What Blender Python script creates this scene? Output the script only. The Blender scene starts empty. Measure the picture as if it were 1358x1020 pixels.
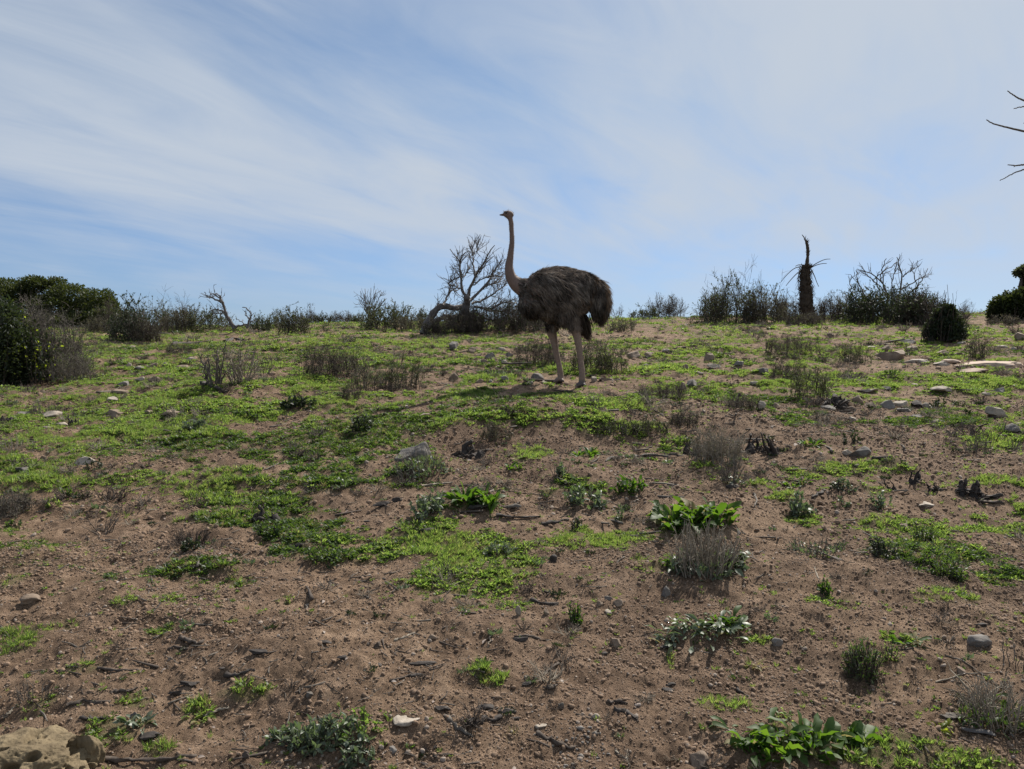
import bpy, math
import numpy as np
from mathutils import Vector, Matrix

scene = bpy.context.scene
# ------------------------------------------------------------------ camera
F = 1026.0                      # focal length in photo pixels (photo is 1358 x 1020)
PITCH = math.atan(40.0 / F)     # looking slightly down
cam_data = bpy.data.cameras.new('camera')
cam = bpy.data.objects.new('camera', cam_data)
scene.collection.objects.link(cam)
cam_data.sensor_width = 36.0
cam_data.lens = 36.0 * F / 1358.0
cam_data.clip_start = 0.05
cam_data.clip_end = 9000
cam.location = (0, 0, 0)
cam.rotation_euler = (math.pi / 2 - PITCH, 0, 0)
scene.camera = cam

# ------------------------------------------------------------------ light
SUN_ELEV = 46.0
SUN_AZ = 33.0      # degrees to the right of the viewing direction (+Y)
EXPOSURE = 0.65
sd = bpy.data.lights.new('sun', 'SUN')
sd.energy = 5.0
sd.angle = math.radians(0.53)
sd.color = (1.0, 0.94, 0.85)
sun = bpy.data.objects.new('sun', sd)
scene.collection.objects.link(sun)
el, az = math.radians(SUN_ELEV), math.radians(SUN_AZ)
sdir = Vector((math.sin(az) * math.cos(el), math.cos(az) * math.cos(el), math.sin(el)))
sun.rotation_euler = sdir.to_track_quat('Z', 'Y').to_euler()
sun.location = sdir * 50

scene.view_settings.view_transform = 'Standard'
scene.view_settings.look = 'None'
scene.view_settings.exposure = EXPOSURE
scene.view_settings.gamma = 1.0
scene.view_settings.use_curve_mapping = False
try:
    scene.cycles.use_denoising = True
    scene.cycles.max_bounces = 8
    scene.cycles.transparent_max_bounces = 8
except Exception:
    pass

world = bpy.data.worlds.new("World")
scene.world = world
world.use_nodes = True
wn, wl = world.node_tree.nodes, world.node_tree.links
wn.clear()

def N(nodes, kind, **kw):
    n = nodes.new(kind)
    for k, v in kw.items():
        if k == 'ins':
            for i, val in v.items():
                n.inputs[i].default_value = val
        else:
            setattr(n, k, v)
    return n

def build_world():
    out = N(wn, 'ShaderNodeOutputWorld')
    bg = N(wn, 'ShaderNodeBackground'); bg.inputs['Strength'].default_value = 0.08
    wl.new(bg.outputs[0], out.inputs[0])
    sky = N(wn, 'ShaderNodeTexSky', sky_type='NISHITA')
    sky.sun_disc = False
    sky.sun_elevation = el
    sky.sun_rotation = az
    sky.altitude = 50
    sky.air_density = 1.0
    sky.dust_density = 0.3
    sky.ozone_density = 3.0
    tc = N(wn, 'ShaderNodeTexCoord')
    sep = N(wn, 'ShaderNodeSeparateXYZ'); wl.new(tc.outputs['Generated'], sep.inputs[0])

    def M(op, a, b=None, c=None):
        m = N(wn, 'ShaderNodeMath', operation=op)
        for i, v in enumerate((a, b, c)):
            if v is None: continue
            if isinstance(v, (int, float)): m.inputs[i].default_value = v
            else: wl.new(v, m.inputs[i])
        return m.outputs[0]
    zz = M('ADD', M('MAXIMUM', sep.outputs['Z'], 0.0), 0.10)
    px = M('DIVIDE', sep.outputs['X'], zz)
    py = M('DIVIDE', sep.outputs['Y'], zz)
    comb = N(wn, 'ShaderNodeCombineXYZ')
    wl.new(px, comb.inputs[0]); wl.new(py, comb.inputs[1])

    def cloud(rot, stretch, nscale, detail, rough, dist, loc=(0, 0, 0)):
        # streaks stretched along a compass direction in the cloud layer
        mp = N(wn, 'ShaderNodeMapping', vector_type='TEXTURE')
        mp.inputs['Rotation'].default_value = (0, 0, math.radians(rot))
        mp.inputs['Scale'].default_value = (stretch, 1, 1)
        mp.inputs['Location'].default_value = loc
        wl.new(comb.outputs[0], mp.inputs[0])
        nz = N(wn, 'ShaderNodeTexNoise', noise_dimensions='3D')
        nz.inputs['Scale'].default_value = nscale
        nz.inputs['Detail'].default_value = detail
        nz.inputs['Roughness'].default_value = rough
        nz.inputs['Distortion'].default_value = dist
        wl.new(mp.outputs[0], nz.inputs['Vector'])
        return nz.outputs[0]
    n1 = cloud(72, 2.6, 0.95, 7, 0.50, 0.9, (0.4, 5.7, 0))     # long streaks
    n2 = cloud(40, 1.6, 0.5, 3, 0.5, 0.3, (1.2, 4.2, 0))     # broad sheets
    n3 = cloud(58, 3.0, 2.6, 9, 0.58, 1.0, (7.0, 2.0, 0))       # fine wisps
    s = M('ADD', M('MULTIPLY', n1, 1.5), M('MULTIPLY', n2, 1.1))
    s = M('ADD', s, M('MULTIPLY', n3, 0.9))
    # the veil of cirrus is thicker towards the right (sun side) and high up, thin low on the left
    s = M('ADD', s, M('MULTIPLY', sep.outputs['X'], CL_X))
    s = M('ADD', s, M('MULTIPLY', M('MINIMUM', sep.outputs['Z'], 0.4), CL_Z))
    mr = N(wn, 'ShaderNodeMapRange', interpolation_type='SMOOTHSTEP')
    wl.new(s, mr.inputs[0])
    mr.inputs[1].default_value = CL_LO; mr.inputs[2].default_value = CL_HI
    mr.inputs[3].default_value = 0.0; mr.inputs[4].default_value = 0.9
    # the sheet thins out towards the clear band just above the horizon
    fd = N(wn, 'ShaderNodeMapRange', interpolation_type='SMOOTHSTEP'); wl.new(sep.outputs['Z'], fd.inputs[0])
    fd.inputs[1].default_value = 0.0; fd.inputs[2].default_value = 0.17; fd.inputs[3].default_value = 0.12; fd.inputs[4].default_value = 1.0
    mix = N(wn, 'ShaderNodeMix', data_type='RGBA')
    wl.new(M('MULTIPLY', mr.outputs[0], fd.outputs[0]), mix.inputs[0])
    # sky colour toned: a little less luminous towards the horizon
    hs = N(wn, 'ShaderNodeHueSaturation')
    hs.inputs['Saturation'].default_value = SKY_SAT
    hs.inputs['Value'].default_value = SKY_VAL
    wl.new(sky.outputs[0], hs.inputs['Color'])
    tint = N(wn, 'ShaderNodeMix', data_type='RGBA', blend_type='MULTIPLY')
    tint.inputs[0].default_value = 1.0
    tint.inputs[7].default_value = SKY_TINT
    wl.new(hs.outputs[0], tint.inputs[6])
    gl = N(wn, 'ShaderNodeMapRange'); wl.new(sep.outputs['Z'], gl.inputs[0])
    gl.inputs[1].default_value = 0.0; gl.inputs[2].default_value = 0.30; gl.inputs[3].default_value = 0.0; gl.inputs[4].default_value = 1.0
    dk = N(wn, 'ShaderNodeMix', data_type='RGBA', blend_type='MULTIPLY'); dk.inputs[0].default_value = 1.0
    gc = N(wn, 'ShaderNodeMix', data_type='RGBA'); wl.new(gl.outputs[0], gc.inputs[0])
    gc.inputs[6].default_value = HZ_COL; gc.inputs[7].default_value = (1, 1, 1, 1)
    wl.new(tint.outputs[2], dk.inputs[6]); wl.new(gc.outputs[2], dk.inputs[7])
    wl.new(dk.outputs[2], mix.inputs[6])
    mix.inputs[7].default_value = CL_COL
    wl.new(mix.outputs[2], bg.inputs[0])

CL_X, CL_Z = 0.38, 0.85
CL_LO, CL_HI = 1.28, 2.35
CL_COL = (4.55, 5.0, 5.6, 1)
HZ_COL = (0.70, 0.74, 0.98, 1)
SKY_SAT, SKY_VAL = 0.84, 0.72
SKY_TINT = (0.86, 1.0, 1.10, 1)
build_world()

# ------------------------------------------------------------------ noise
def _hash(ix, iy, iz, seed):
    h = (ix.astype(np.int64) * 374761393 + iy.astype(np.int64) * 668265263 +
         iz.astype(np.int64) * 2147483647 + seed * 1274126177) & 0xFFFFFFFF
    h = ((h ^ (h >> 13)) * 1274126177) & 0xFFFFFFFF
    h = ((h ^ (h >> 16)) * 2246822519) & 0xFFFFFFFF
    h ^= h >> 15
    return (h & 0xFFFFFF) / float(0xFFFFFF) * 2 - 1

def noise2(x, y, seed=0):
    x = np.asarray(x, float); y = np.asarray(y, float)
    ix, iy = np.floor(x), np.floor(y)
    fx, fy = x - ix, y - iy
    fx = fx * fx * (3 - 2 * fx); fy = fy * fy * (3 - 2 * fy)
    z = np.zeros_like(ix)
    a = _hash(ix, iy, z, seed); b = _hash(ix + 1, iy, z, seed)
    c = _hash(ix, iy + 1, z, seed); d = _hash(ix + 1, iy + 1, z, seed)
    return (a * (1 - fx) + b * fx) * (1 - fy) + (c * (1 - fx) + d * fx) * fy

def noise3(p, seed=0):
    i = np.floor(p); f = p - i; f = f * f * (3 - 2 * f)
    r = 0
    for dx in (0, 1):
        for dy in (0, 1):
            for dz in (0, 1):
                w = ((f[:, 0] if dx else 1 - f[:, 0]) * (f[:, 1] if dy else 1 - f[:, 1]) *
                     (f[:, 2] if dz else 1 - f[:, 2]))
                r = r + w * _hash(i[:, 0] + dx, i[:, 1] + dy, i[:, 2] + dz, seed)
    return r

def fbm2(x, y, octaves=4, seed=0, gain=0.5):
    a, r, s = 1.0, 0.0, 0.0
    for k in range(octaves):
        # rotate each octave so the lattice never lines up
        c, sn = math.cos(0.7 * k + 0.4), math.sin(0.7 * k + 0.4)
        r = r + a * noise2((x * c - y * sn) * 2 ** k, (x * sn + y * c) * 2 ** k, seed + k)
        s += a; a *= gain
    return r / s

def sstep(v, a, b):
    t = np.clip((v - a) / (b - a), 0, 1)
    return t * t * (3 - 2 * t)

# ------------------------------------------------------------------ terrain height
_py = np.array([-4000, -60, -8, 0, 2.4, 4, 6, 8.6, 12, 16, 20, 24, 28, 42, 80, 200, 4000.])
_pz = np.array([-6, -3.4, -2.2, -1.60, -1.287, -1.05, -.73, -.36, -.02, .35, .72, .97, .93, -.1, -4, -9, -12.])
_dl = np.diff(_pz) / np.diff(_py)
_m = np.zeros_like(_pz); _m[0], _m[-1] = _dl[0], _dl[-1]
for _i in range(1, len(_py) - 1):
    if _dl[_i - 1] * _dl[_i] > 0:
        w1 = 2 * (_py[_i + 1] - _py[_i]) + (_py[_i] - _py[_i - 1]); w2 = (_py[_i + 1] - _py[_i]) + 2 * (_py[_i] - _py[_i - 1])
        _m[_i] = (w1 + w2) / (w1 / _dl[_i - 1] + w2 / _dl[_i])

def profile(y):
    y = np.clip(y, _py[0], _py[-1] - 1e-6)
    k = np.clip(np.searchsorted(_py, y, side='right') - 1, 0, len(_py) - 2)
    h = _py[k + 1] - _py[k]; t = (y - _py[k]) / h
    return ((1 + 2 * t) * (1 - t) ** 2 * _pz[k] + t * (1 - t) ** 2 * h * _m[k] +
            t * t * (3 - 2 * t) * _pz[k + 1] + t * t * (t - 1) * h * _m[k + 1])

MOUNDS = []     # (x, y, radius, height) low mounds of soil under shrubs
def height(x, y, fine=True):
    x = np.asarray(x, float); y = np.asarray(y, float)
    z = profile(y)
    z = z + 0.016 * np.clip(x, -40, 40) * sstep(y, 7, 24)
    z = z + 0.10 * sstep(y, 8, 18) * fbm2(x / 7.0, y / 7.0, 2, 5)
    # terrace edge with a bare scarp in front of it
    edge = 6.75 + 0.25 * noise2(x / 0.9, y * 0 + 3.3, 8)
    w = np.exp(-((x - 0.7) / 1.7) ** 4)
    z = z + w * (0.10 * sstep(y, edge - 0.55, edge) * (1 - sstep(y, edge + 0.2, edge + 1.6)) - 0.03 * np.exp(-((y - edge + 0.75) / 0.35) ** 2))
    near = 1 - sstep(np.hypot(x, y), 40, 80)
    z = z + near * 0.060 * fbm2(x / 1.6, y / 1.3, 2, 11)
    z = z + near * 0.030 * fbm2(x / 0.42, y / 0.36, 2, 21)
    z = z + near * 0.050 * fbm2(x / 0.55, y / 0.42, 4, 101, .6)     # plants grow on slight hummocks
    for (mx, my, mr, mh) in MOUNDS:
        z = z + mh * np.exp(-(((x - mx) ** 2 + (y - my) ** 2) / mr ** 2))
    if fine:
        b = fbm2(x / 0.11, y / 0.10, 2, 31)
        z = z + near * 0.017 * b
        c = noise2(x / 0.036, y / 0.033, 41)
        z = z + near * 0.0085 * c * (0.5 + 0.5 * noise2(x / .3, y / .3, 43)) + near * 0.0042 * noise2(x / 0.017, y / 0.017, 47)
        # pock marks: hoof prints and dried puddle rims
        q = noise2(x / 0.16 + 9, y / 0.14, 61)
        z = z - near * 0.014 * sstep(q, 0.42, 0.75)
    return z

def ray(px, py):
    u, v = (px - 679.0) / F, (510.0 - py) / F
    c, s = math.cos(PITCH), math.sin(PITCH)
    return np.array([u, c + v * s, -s + v * c])

def P(px, py, maxd=60.0):
    """ground point seen at photo pixel (px, py)"""
    d = ray(px, py)
    t = np.geomspace(1.6, maxd, 1500)
    hz = height(d[0] * t, d[1] * t) - d[2] * t
    k = np.argmax(hz > 0)
    if hz[k] <= 0:      # above the crest: nearest point of the crest
        k = int(np.argmax(hz))
        return np.array([d[0] * t[k], d[1] * t[k], float(height(d[0] * t[k], d[1] * t[k]))])
    if k == 0: k = 1
    a, b = hz[k - 1], hz[k]
    tt = t[k - 1] + (t[k] - t[k - 1]) * (-a / (b - a))
    x, y = d[0] * tt, d[1] * tt
    return np.array([x, y, float(height(x, y))])

def at(px, py, dist):
    """point at forward distance dist seen at photo pixel"""
    d = ray(px, py)
    return d / d[1] * dist

def project(x, y, z):
    c, s = math.cos(PITCH), math.sin(PITCH)
    fy = y * c - z * s; uz = y * s + z * c
    fy = np.maximum(fy, 1e-3)
    return 679 + F * x / fy, 510 - F * uz / fy

# mounds under some shrubs (photo pixel, radius m, height m)
for (px, py, r, h) in ((300, 515, .45, .07), (560, 612, .30, .05), (930, 765, .22, .05), (965, 625, .30, .05),
                       (1090, 540, .40, .07), (1330, 965, .25, .04), (920, 690, .25, .04), (640, 668, .22, .035),
                       (930, 835, .16, .03), (250, 715, .22, .03)):
    q = P(px, py)
    MOUNDS.append((q[0], q[1], r, h))

# ------------------------------------------------------------------ ground cover mask
# green patches read off the photo: centre, half width, half height (photo px), density
PATCH = [(640, 765, 90, 42, 1), (600, 720, 190, 22, .8), (700, 720, 120, 14, .7), (430, 735, 90, 16, .75), (560, 700, 60, 12, .7),
 (240, 755, 110, 14, .8), (310, 770, 50, 10, .8), (65, 722, 50, 10, .6), (20, 700, 30, 8, .5),
 (300, 690, 80, 12, .8), (390, 690, 90, 22, .85), (330, 660, 110, 14, .8), (430, 720, 60, 14, .8),
 (110, 640, 110, 10, .6), (160, 590, 150, 12, .6), (190, 570, 120, 12, .7), (230, 560, 100, 10, .6),
 (420, 580, 100, 14, .9), (480, 575, 60, 12, 1), (360, 600, 80, 10, .7), (440, 600, 40, 8, .7), (280, 650, 70, 10, .6),
 (620, 555, 130, 14, 1), (700, 548, 140, 12, 1), (560, 560, 80, 12, 1), (800, 560, 100, 10, .7), (680, 530, 160, 10, .6), (830, 540, 90, 9, .55),
 (30, 850, 42, 26, 1), (15, 770, 20, 12, .8), (110, 885, 30, 9, .9), (95, 830, 15, 5, .4), (215, 835, 18, 7, .8), (160, 800, 20, 8, .7), (215, 790, 30, 10, .7), (385, 790, 18, 8, .8),
 (330, 918, 34, 8, .8), (262, 940, 24, 10, .8), (180, 930, 22, 8, .5), (140, 975, 40, 22, 1), (50, 930, 25, 8, .4), (280, 975, 20, 6, .4), (210, 990, 22, 8, .7),
 (635, 885, 10, 5, .9), (655, 900, 16, 7, .7), (810, 715, 60, 10, .9), (760, 705, 40, 8, .8), (780, 650, 50, 8, .4), (1010, 850, 28, 7, .9), (890, 875, 8, 4, .7),
 (960, 930, 40, 12, .9), (1110, 800, 30, 6, .4), (1250, 735, 100, 28, .9), (1200, 700, 60, 16, .85), (1320, 765, 50, 16, .9), (1270, 785, 20, 6, .6),
 (1215, 700, 90, 12, .8), (1130, 620, 60, 10, .95), (1180, 625, 40, 7, .8), (1340, 640, 40, 10, .8), (1320, 700, 50, 14, .7), (1060, 630, 30, 10, .5), (1040, 660, 20, 6, .7),
 (1180, 1000, 90, 26, 1), (1280, 1010, 60, 16, .9), (1140, 975, 40, 14, .8), (1190, 845, 22, 8, .9), (1060, 690, 24, 8, .7), (1060, 560, 60, 8, .5),
 (1240, 560, 110, 10, .7), (1320, 590, 60, 10, .5), (1150, 505, 100, 12, .9), (1270, 505, 90, 12, .9), (900, 700, 40, 8, .4), (1000, 640, 30, 6, .5), (1355, 680, 30, 10, .8), (850, 740, 16, 4, .5), (1165, 650, 14, 5, .4), (760, 640, 26, 8, .5), (700, 600, 30, 8, .5)]
# bare soil patches
BARE = [(460, 855, 330, 60, 1), (740, 620, 130, 26, .9), (760, 860, 120, 90, 1), (780, 760, 60, 40, .9), (1080, 780, 90, 50, .9),
 (1180, 580, 110, 22, .7), (980, 545, 60, 10, .7), (60, 680, 90, 30, .5), (140, 610, 90, 10, .35), (330, 520, 60, 8, .6), (690, 640, 90, 40, .8), (1180, 905, 180, 70, .9),
 (200, 720, 120, 12, .3), (90, 785, 110, 20, .5), (620, 690, 100, 14, .6), (100, 520, 90, 8, .6), (1200, 665, 120, 18, .5), (1060, 730, 60, 60, .8), (530, 510, 60, 8, .5), (1290, 482, 70, 7, .5), (680, 525, 70, 9, .9),]

def ell(lst):
    out = []
    for (px, py, rx, ry, dn) in lst:
        c = P(px, py); 
        a = P(px, min(py + ry, 1100)); b = P(px, py - ry)
        wy = max(0.04, (b[1] - a[1]) / 2); wx = rx * c[1] / F
        out.append((c[0], (a[1] + b[1]) / 2, wx, wy, dn))
    return out
PATCH_W, BARE_W = ell(PATCH), ell(BARE)

def cover(x, y):
    """0..1 how much ground cover grows at a ground point"""
    x = np.asarray(x, float); y = np.asarray(y, float)
    n = fbm2(x / 0.55, y / 0.42, 4, 101, .6)
    n2 = fbm2(x / 0.14, y / 0.12, 3, 131, .6)
    d = np.hypot(x * 0.6, y)
    base = -0.27 + 0.38 * sstep(d, 4.6, 7.6) + 0.28 * sstep(-x, -.6, 1.2) * sstep(d, 3.3, 4.4) * (1 - .6 * sstep(d, 6, 8))
    m = base + 0.80 * n
    for (cx, cy, wx, wy, dn) in BARE_W:
        q = ((x - cx) / wx) ** 2 + ((y - cy) / wy) ** 2
        m = m - 0.62 * dn * np.exp(-q * 0.9)
    pm = np.full_like(m, -1.0)
    for (cx, cy, wx, wy, dn) in PATCH_W:
        q = ((x - cx) / wx) ** 2 + ((y - cy) / wy) ** 2
        pm = np.maximum(pm, dn * (0.62 - 0.62 * q * 0.9))
    m = np.maximum(m, pm + 0.42 * n)
    return np.clip(sstep(m + 0.55 * n2, -0.08, 0.42), 0, 1)

# ------------------------------------------------------------------ mesh building
def link(name, verts, polys, mats=(), parent=None, smooth=False, midx=None, loc=None):
    """polys: list of (k,3)/(k,4) int arrays"""
    me = bpy.data.meshes.new(name)
    verts = np.asarray(verts, np.float32).reshape(-1, 3)
    polys = [np.asarray(p, np.int32) for p in polys if len(p)]
    me.vertices.add(len(verts)); me.vertices.foreach_set('co', verts.ravel())
    nl = sum(p.size for p in polys); npoly = sum(len(p) for p in polys)
    me.loops.add(nl); me.polygons.add(npoly)
    me.loops.foreach_set('vertex_index', np.concatenate([p.ravel() for p in polys]))
    tot = np.concatenate([np.full(len(p), p.shape[1], np.int32) for p in polys])
    st = np.concatenate([[0], np.cumsum(tot)[:-1]]).astype(np.int32)
    me.polygons.foreach_set('loop_start', st)
    if smooth: me.polygons.foreach_set('use_smooth', np.ones(npoly, bool))
    for m in (mats if isinstance(mats, (list, tuple)) else (mats,)): me.materials.append(m)
    if midx is not None: me.polygons.foreach_set('material_index', np.asarray(midx, np.int32))
    me.update(calc_edges=True); me.validate()
    o = bpy.data.objects.new(name, me)
    scene.collection.objects.link(o)
    if parent is not None: o.parent = parent
    if loc is not None: o.location = loc
    return o

def tag(o, label=None, cat=None, group=None, kind=None):
    if label: o['label'] = label
    if cat: o['category'] = cat
    if group: o['group'] = group
    if kind: o['kind'] = kind
    return o

def empty(name, loc, label=None, cat=None, group=None):
    o = bpy.data.objects.new(name, None)
    o.empty_display_size = 0.1
    scene.collection.objects.link(o)
    o.location = loc
    return tag(o, label, cat, group)

class Geo:
    def __init__(s): s.v, s.f, s.n = [], [], 0
    def add(s, v, polys):
        v = np.asarray(v).reshape(-1, 3)
        for p in polys: s.f.append(np.asarray(p) + s.n)
        s.v.append(v); s.n += len(v)
        return s
    def build(s, name, mats, parent=None, smooth=False, loc=None):
        t = [p for p in s.f if p.shape[1] == 3]; q = [p for p in s.f if p.shape[1] == 4]
        pol = []
        if t: pol.append(np.concatenate(t))
        if q: pol.append(np.concatenate(q))
        return link(name, np.concatenate(s.v), pol, mats, parent, smooth, loc=loc)

def nrm(v):
    return v / np.maximum(np.linalg.norm(v, axis=-1, keepdims=True), 1e-9)

def tubes(Pts, R, sides=3, cap=True):
    """Pts (N,K,3), R (N,K) -> verts, polys"""
    Pts = np.asarray(Pts, float); R = np.asarray(R, float)
    n, K, _ = Pts.shape
    T = np.gradient(Pts, axis=1); T = nrm(T)
    # parallel transport of the frame along each line
    A = np.zeros_like(T)
    ref = np.where(np.abs(T[:, 0, 2:3]) > 0.8, np.array([[1., 0, 0]]), np.array([[0, 0, 1.]]))
    A[:, 0] = nrm(np.cross(T[:, 0], ref))
    for k in range(1, K):
        A[:, k] = nrm(A[:, k - 1] - (A[:, k - 1] * T[:, k]).sum(-1, keepdims=True) * T[:, k])
    B = np.cross(T, A)
    an = np.arange(sides) * 2 * math.pi / sides
    V = (Pts[:, :, None, :] + R[:, :, None, None] * (np.cos(an)[None, None, :, None] * A[:, :, None, :] +
         np.sin(an)[None, None, :, None] * B[:, :, None, :]))
    V = V.reshape(-1, 3)
    i = np.arange(n)[:, None, None] * K * sides; k = np.arange(K - 1)[None, :, None] * sides
    s0 = np.arange(sides)[None, None, :]; s1 = (s0 + 1) % sides
    q = np.stack([i + k + s0, i + k + s1, i + k + sides + s1, i + k + sides + s0], -1).reshape(-1, 4)
    polys = [q]
    if cap and sides == 4 or (cap and sides == 3):
        base = np.arange(n)[:, None] * K * sides
        polys.append((base + np.arange(sides)[None, ::-1]))
        polys.append((base + (K - 1) * sides + np.arange(sides)[None, :]))
    elif cap:
        base = np.arange(n) * K * sides
        for e in (0, (K - 1) * sides):
            for j in range(1, sides - 1):
                polys.append(np.stack([base + e, base + e + j, base + e + j + 1], -1))
    return V, polys

def interp(Pts, idx, t):
    K = Pts.shape[1]
    f = t * (K - 1); k = np.minimum(f.astype(int), K - 2); w = (f - k)[:, None]
    a, b = Pts[idx, k], Pts[idx, k + 1]
    return a * (1 - w) + b * w, nrm(b - a)

def walk(rng, base, d, L, K, wob=.25, up=0.0):
    n = len(base); out = np.zeros((n, K, 3)); out[:, 0] = base
    d = nrm(np.asarray(d, float)); st = (np.broadcast_to(L, (n,)) / (K - 1))[:, None]
    for k in range(1, K):
        d = nrm(d + rng.normal(0, wob, (n, 3)) + np.array([0, 0, up]))
        out[:, k] = out[:, k - 1] + d * st
    return out

def children(rng, Pts, n, tmin, tmax, L, spread, K=4, wob=.2, up=.1):
    idx = rng.integers(0, len(Pts), n)
    t = rng.uniform(tmin, tmax, n)
    b, T = interp(Pts, idx, t)
    d = nrm(T + rng.normal(0, spread, (n, 3)))
    ln = L * rng.uniform(.5, 1.3, n) * (1.15 - 0.5 * t)
    return walk(rng, b, d, ln, K, wob, up), idx, t

def leaves(rng, base, d, L, W, segs=2, across=1, droop=.5, fold=.15, shape='ovate', roll=.5, wave=0., side=None):
    """vectorised leaves; base (N,3), d (N,3) -> verts, polys"""
    n = len(base); d = nrm(d)
    L = np.broadcast_to(L, (n,)).astype(float); W = np.broadcast_to(W, (n,)).astype(float)
    if side is None:
        side = np.cross(d, np.array([0, 0, 1.])) + rng.normal(0, roll, (n, 3))
    side = nrm(side - (side * d).sum(-1, keepdims=True) * d)
    nm = np.cross(side, d)
    s = np.linspace(0, 1, segs + 1)
    if shape == 'ovate': w = np.sin(math.pi * np.clip(s, 0.03, 1) ** .75) ** .8 + 0.05
    elif shape == 'spoon': w = np.clip(0.22 + 0.9 * np.sin(math.pi * s ** 1.7) ** 1.1, .1, 1); w[-1] = .12
    elif shape == 'blade': w = (1 - s) ** .6 * (0.55 + .6 * s) + 0.03
    else: w = np.ones_like(s)
    if shape == 'ovate': w[0] = .12
    pts = np.zeros((n, segs + 1, 3)); pts[:, 0] = base
    dd = d.copy(); sg = L / segs
    nn = nm.copy(); N_ = np.zeros((n, segs + 1, 3)); N_[:, 0] = nm
    for k in range(1, segs + 1):
        pts[:, k] = pts[:, k - 1] + dd * sg[:, None]
        dd = nrm(dd + np.array([0, 0, -1.0]) * droop / segs * (0.4 + k / segs))
        nn = np.cross(side, dd); N_[:, k] = nn
    hw = (W[:, None] * w[None, :] / 2)[:, :, None]
    Lf = pts - side[:, None, :] * hw + N_ * hw * fold
    Rt = pts + side[:, None, :] * hw + N_ * hw * fold
    if wave:
        Lf = Lf + N_ * hw * rng.normal(0, wave, (n, segs + 1, 1)); Rt = Rt + N_ * hw * rng.normal(0, wave, (n, segs + 1, 1))
    if across == 1:
        V = np.stack([Lf, Rt], 2); c = 2
    else:
        V = np.stack([Lf, pts, Rt], 2); c = 3
    V = V.reshape(-1, 3)
    i = np.arange(n)[:, None, None] * (segs + 1) * c; k = np.arange(segs)[None, :, None] * c
    j = np.arange(c - 1)[None, None, :]
    q = np.stack([i + k + j, i + k + j + 1, i + k + j + 1 + c, i + k + j + c], -1).reshape(-1, 4)
    return V, [q]

def icosphere(sub):
    t = (1 + 5 ** .5) / 2
    v = np.array([[-1, t, 0], [1, t, 0], [-1, -t, 0], [1, -t, 0], [0, -1, t], [0, 1, t], [0, -1, -t], [0, 1, -t],
                  [t, 0, -1], [t, 0, 1], [-t, 0, -1], [-t, 0, 1]], float)
    f = np.array([[0, 11, 5], [0, 5, 1], [0, 1, 7], [0, 7, 10], [0, 10, 11], [1, 5, 9], [5, 11, 4], [11, 10, 2], [10, 7, 6],
                  [7, 1, 8], [3, 9, 4], [3, 4, 2], [3, 2, 6], [3, 6, 8], [3, 8, 9], [4, 9, 5], [2, 4, 11], [6, 2, 10], [8, 6, 7], [9, 8, 1]])
    v = nrm(v)
    for _ in range(sub):
        e = np.sort(np.concatenate([f[:, [0, 1]], f[:, [1, 2]], f[:, [2, 0]]]), 1)
        ue, inv = np.unique(e, axis=0, return_inverse=True); inv = inv.ravel()
        mid = nrm(v[ue].mean(1)); m = len(f); o = len(v)
        a, b, c = inv[:m] + o, inv[m:2 * m] + o, inv[2 * m:] + o
        f = np.concatenate([np.stack([f[:, 0], a, c], 1), np.stack([f[:, 1], b, a], 1), np.stack([f[:, 2], c, b], 1), np.stack([a, b, c], 1)])
        v = np.concatenate([v, mid])
    return v, f
ICO = {k: icosphere(k) for k in (1, 2, 3, 4)}

def rock_geo(rng, size, sub=3, cuts=7, rough=.12, keep=.62):
    v, f = ICO[sub]; v = v.copy()
    for _ in range(cuts):
        nn = nrm(rng.normal(0, 1, 3)); h = rng.uniform(keep, .92)
        d = v @ nn
        v = v - np.maximum(d - h, 0)[:, None] * nn[None, :]
    sd_ = int(rng.integers(0, 9999))
    v = v * (1 + rough * noise3(v * 1.6 + 5, sd_) + rough * .5 * noise3(v * 4 + 9, sd_ + 1) + rough * .25 * noise3(v * 9 + 9, sd_ + 2))[:, None]
    return v * np.asarray(size)[None, :], f
# ------------------------------------------------------------------ materials
def newmat(name):
    m = bpy.data.materials.new(name); m.use_nodes = True
    nt = m.node_tree; nt.nodes.clear()
    out = nt.nodes.new('ShaderNodeOutputMaterial')
    return m, nt, out

def ramp(nt, fac, stops):
    r = nt.nodes.new('ShaderNodeValToRGB')
    el_ = r.color_ramp.elements
    while len(el_) > len(stops): el_.remove(el_[-1])
    while len(el_) < len(stops): el_.new(1)
    for e, (p, c) in zip(el_, stops):
        e.position = p; e.color = (*c, 1)
    nt.links.new(fac, r.inputs[0])
    return r.outputs[0]

def noise_node(nt, scale, detail=4, rough=.6, coord='Object', dist=0):
    tc = nt.nodes.new('ShaderNodeTexCoord'); n = nt.nodes.new('ShaderNodeTexNoise')
    n.inputs['Scale'].default_value = scale; n.inputs['Detail'].default_value = detail
    n.inputs['Roughness'].default_value = rough; n.inputs['Distortion'].default_value = dist
    nt.links.new(tc.outputs[coord], n.inputs['Vector'])
    return n.outputs[0]

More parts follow.
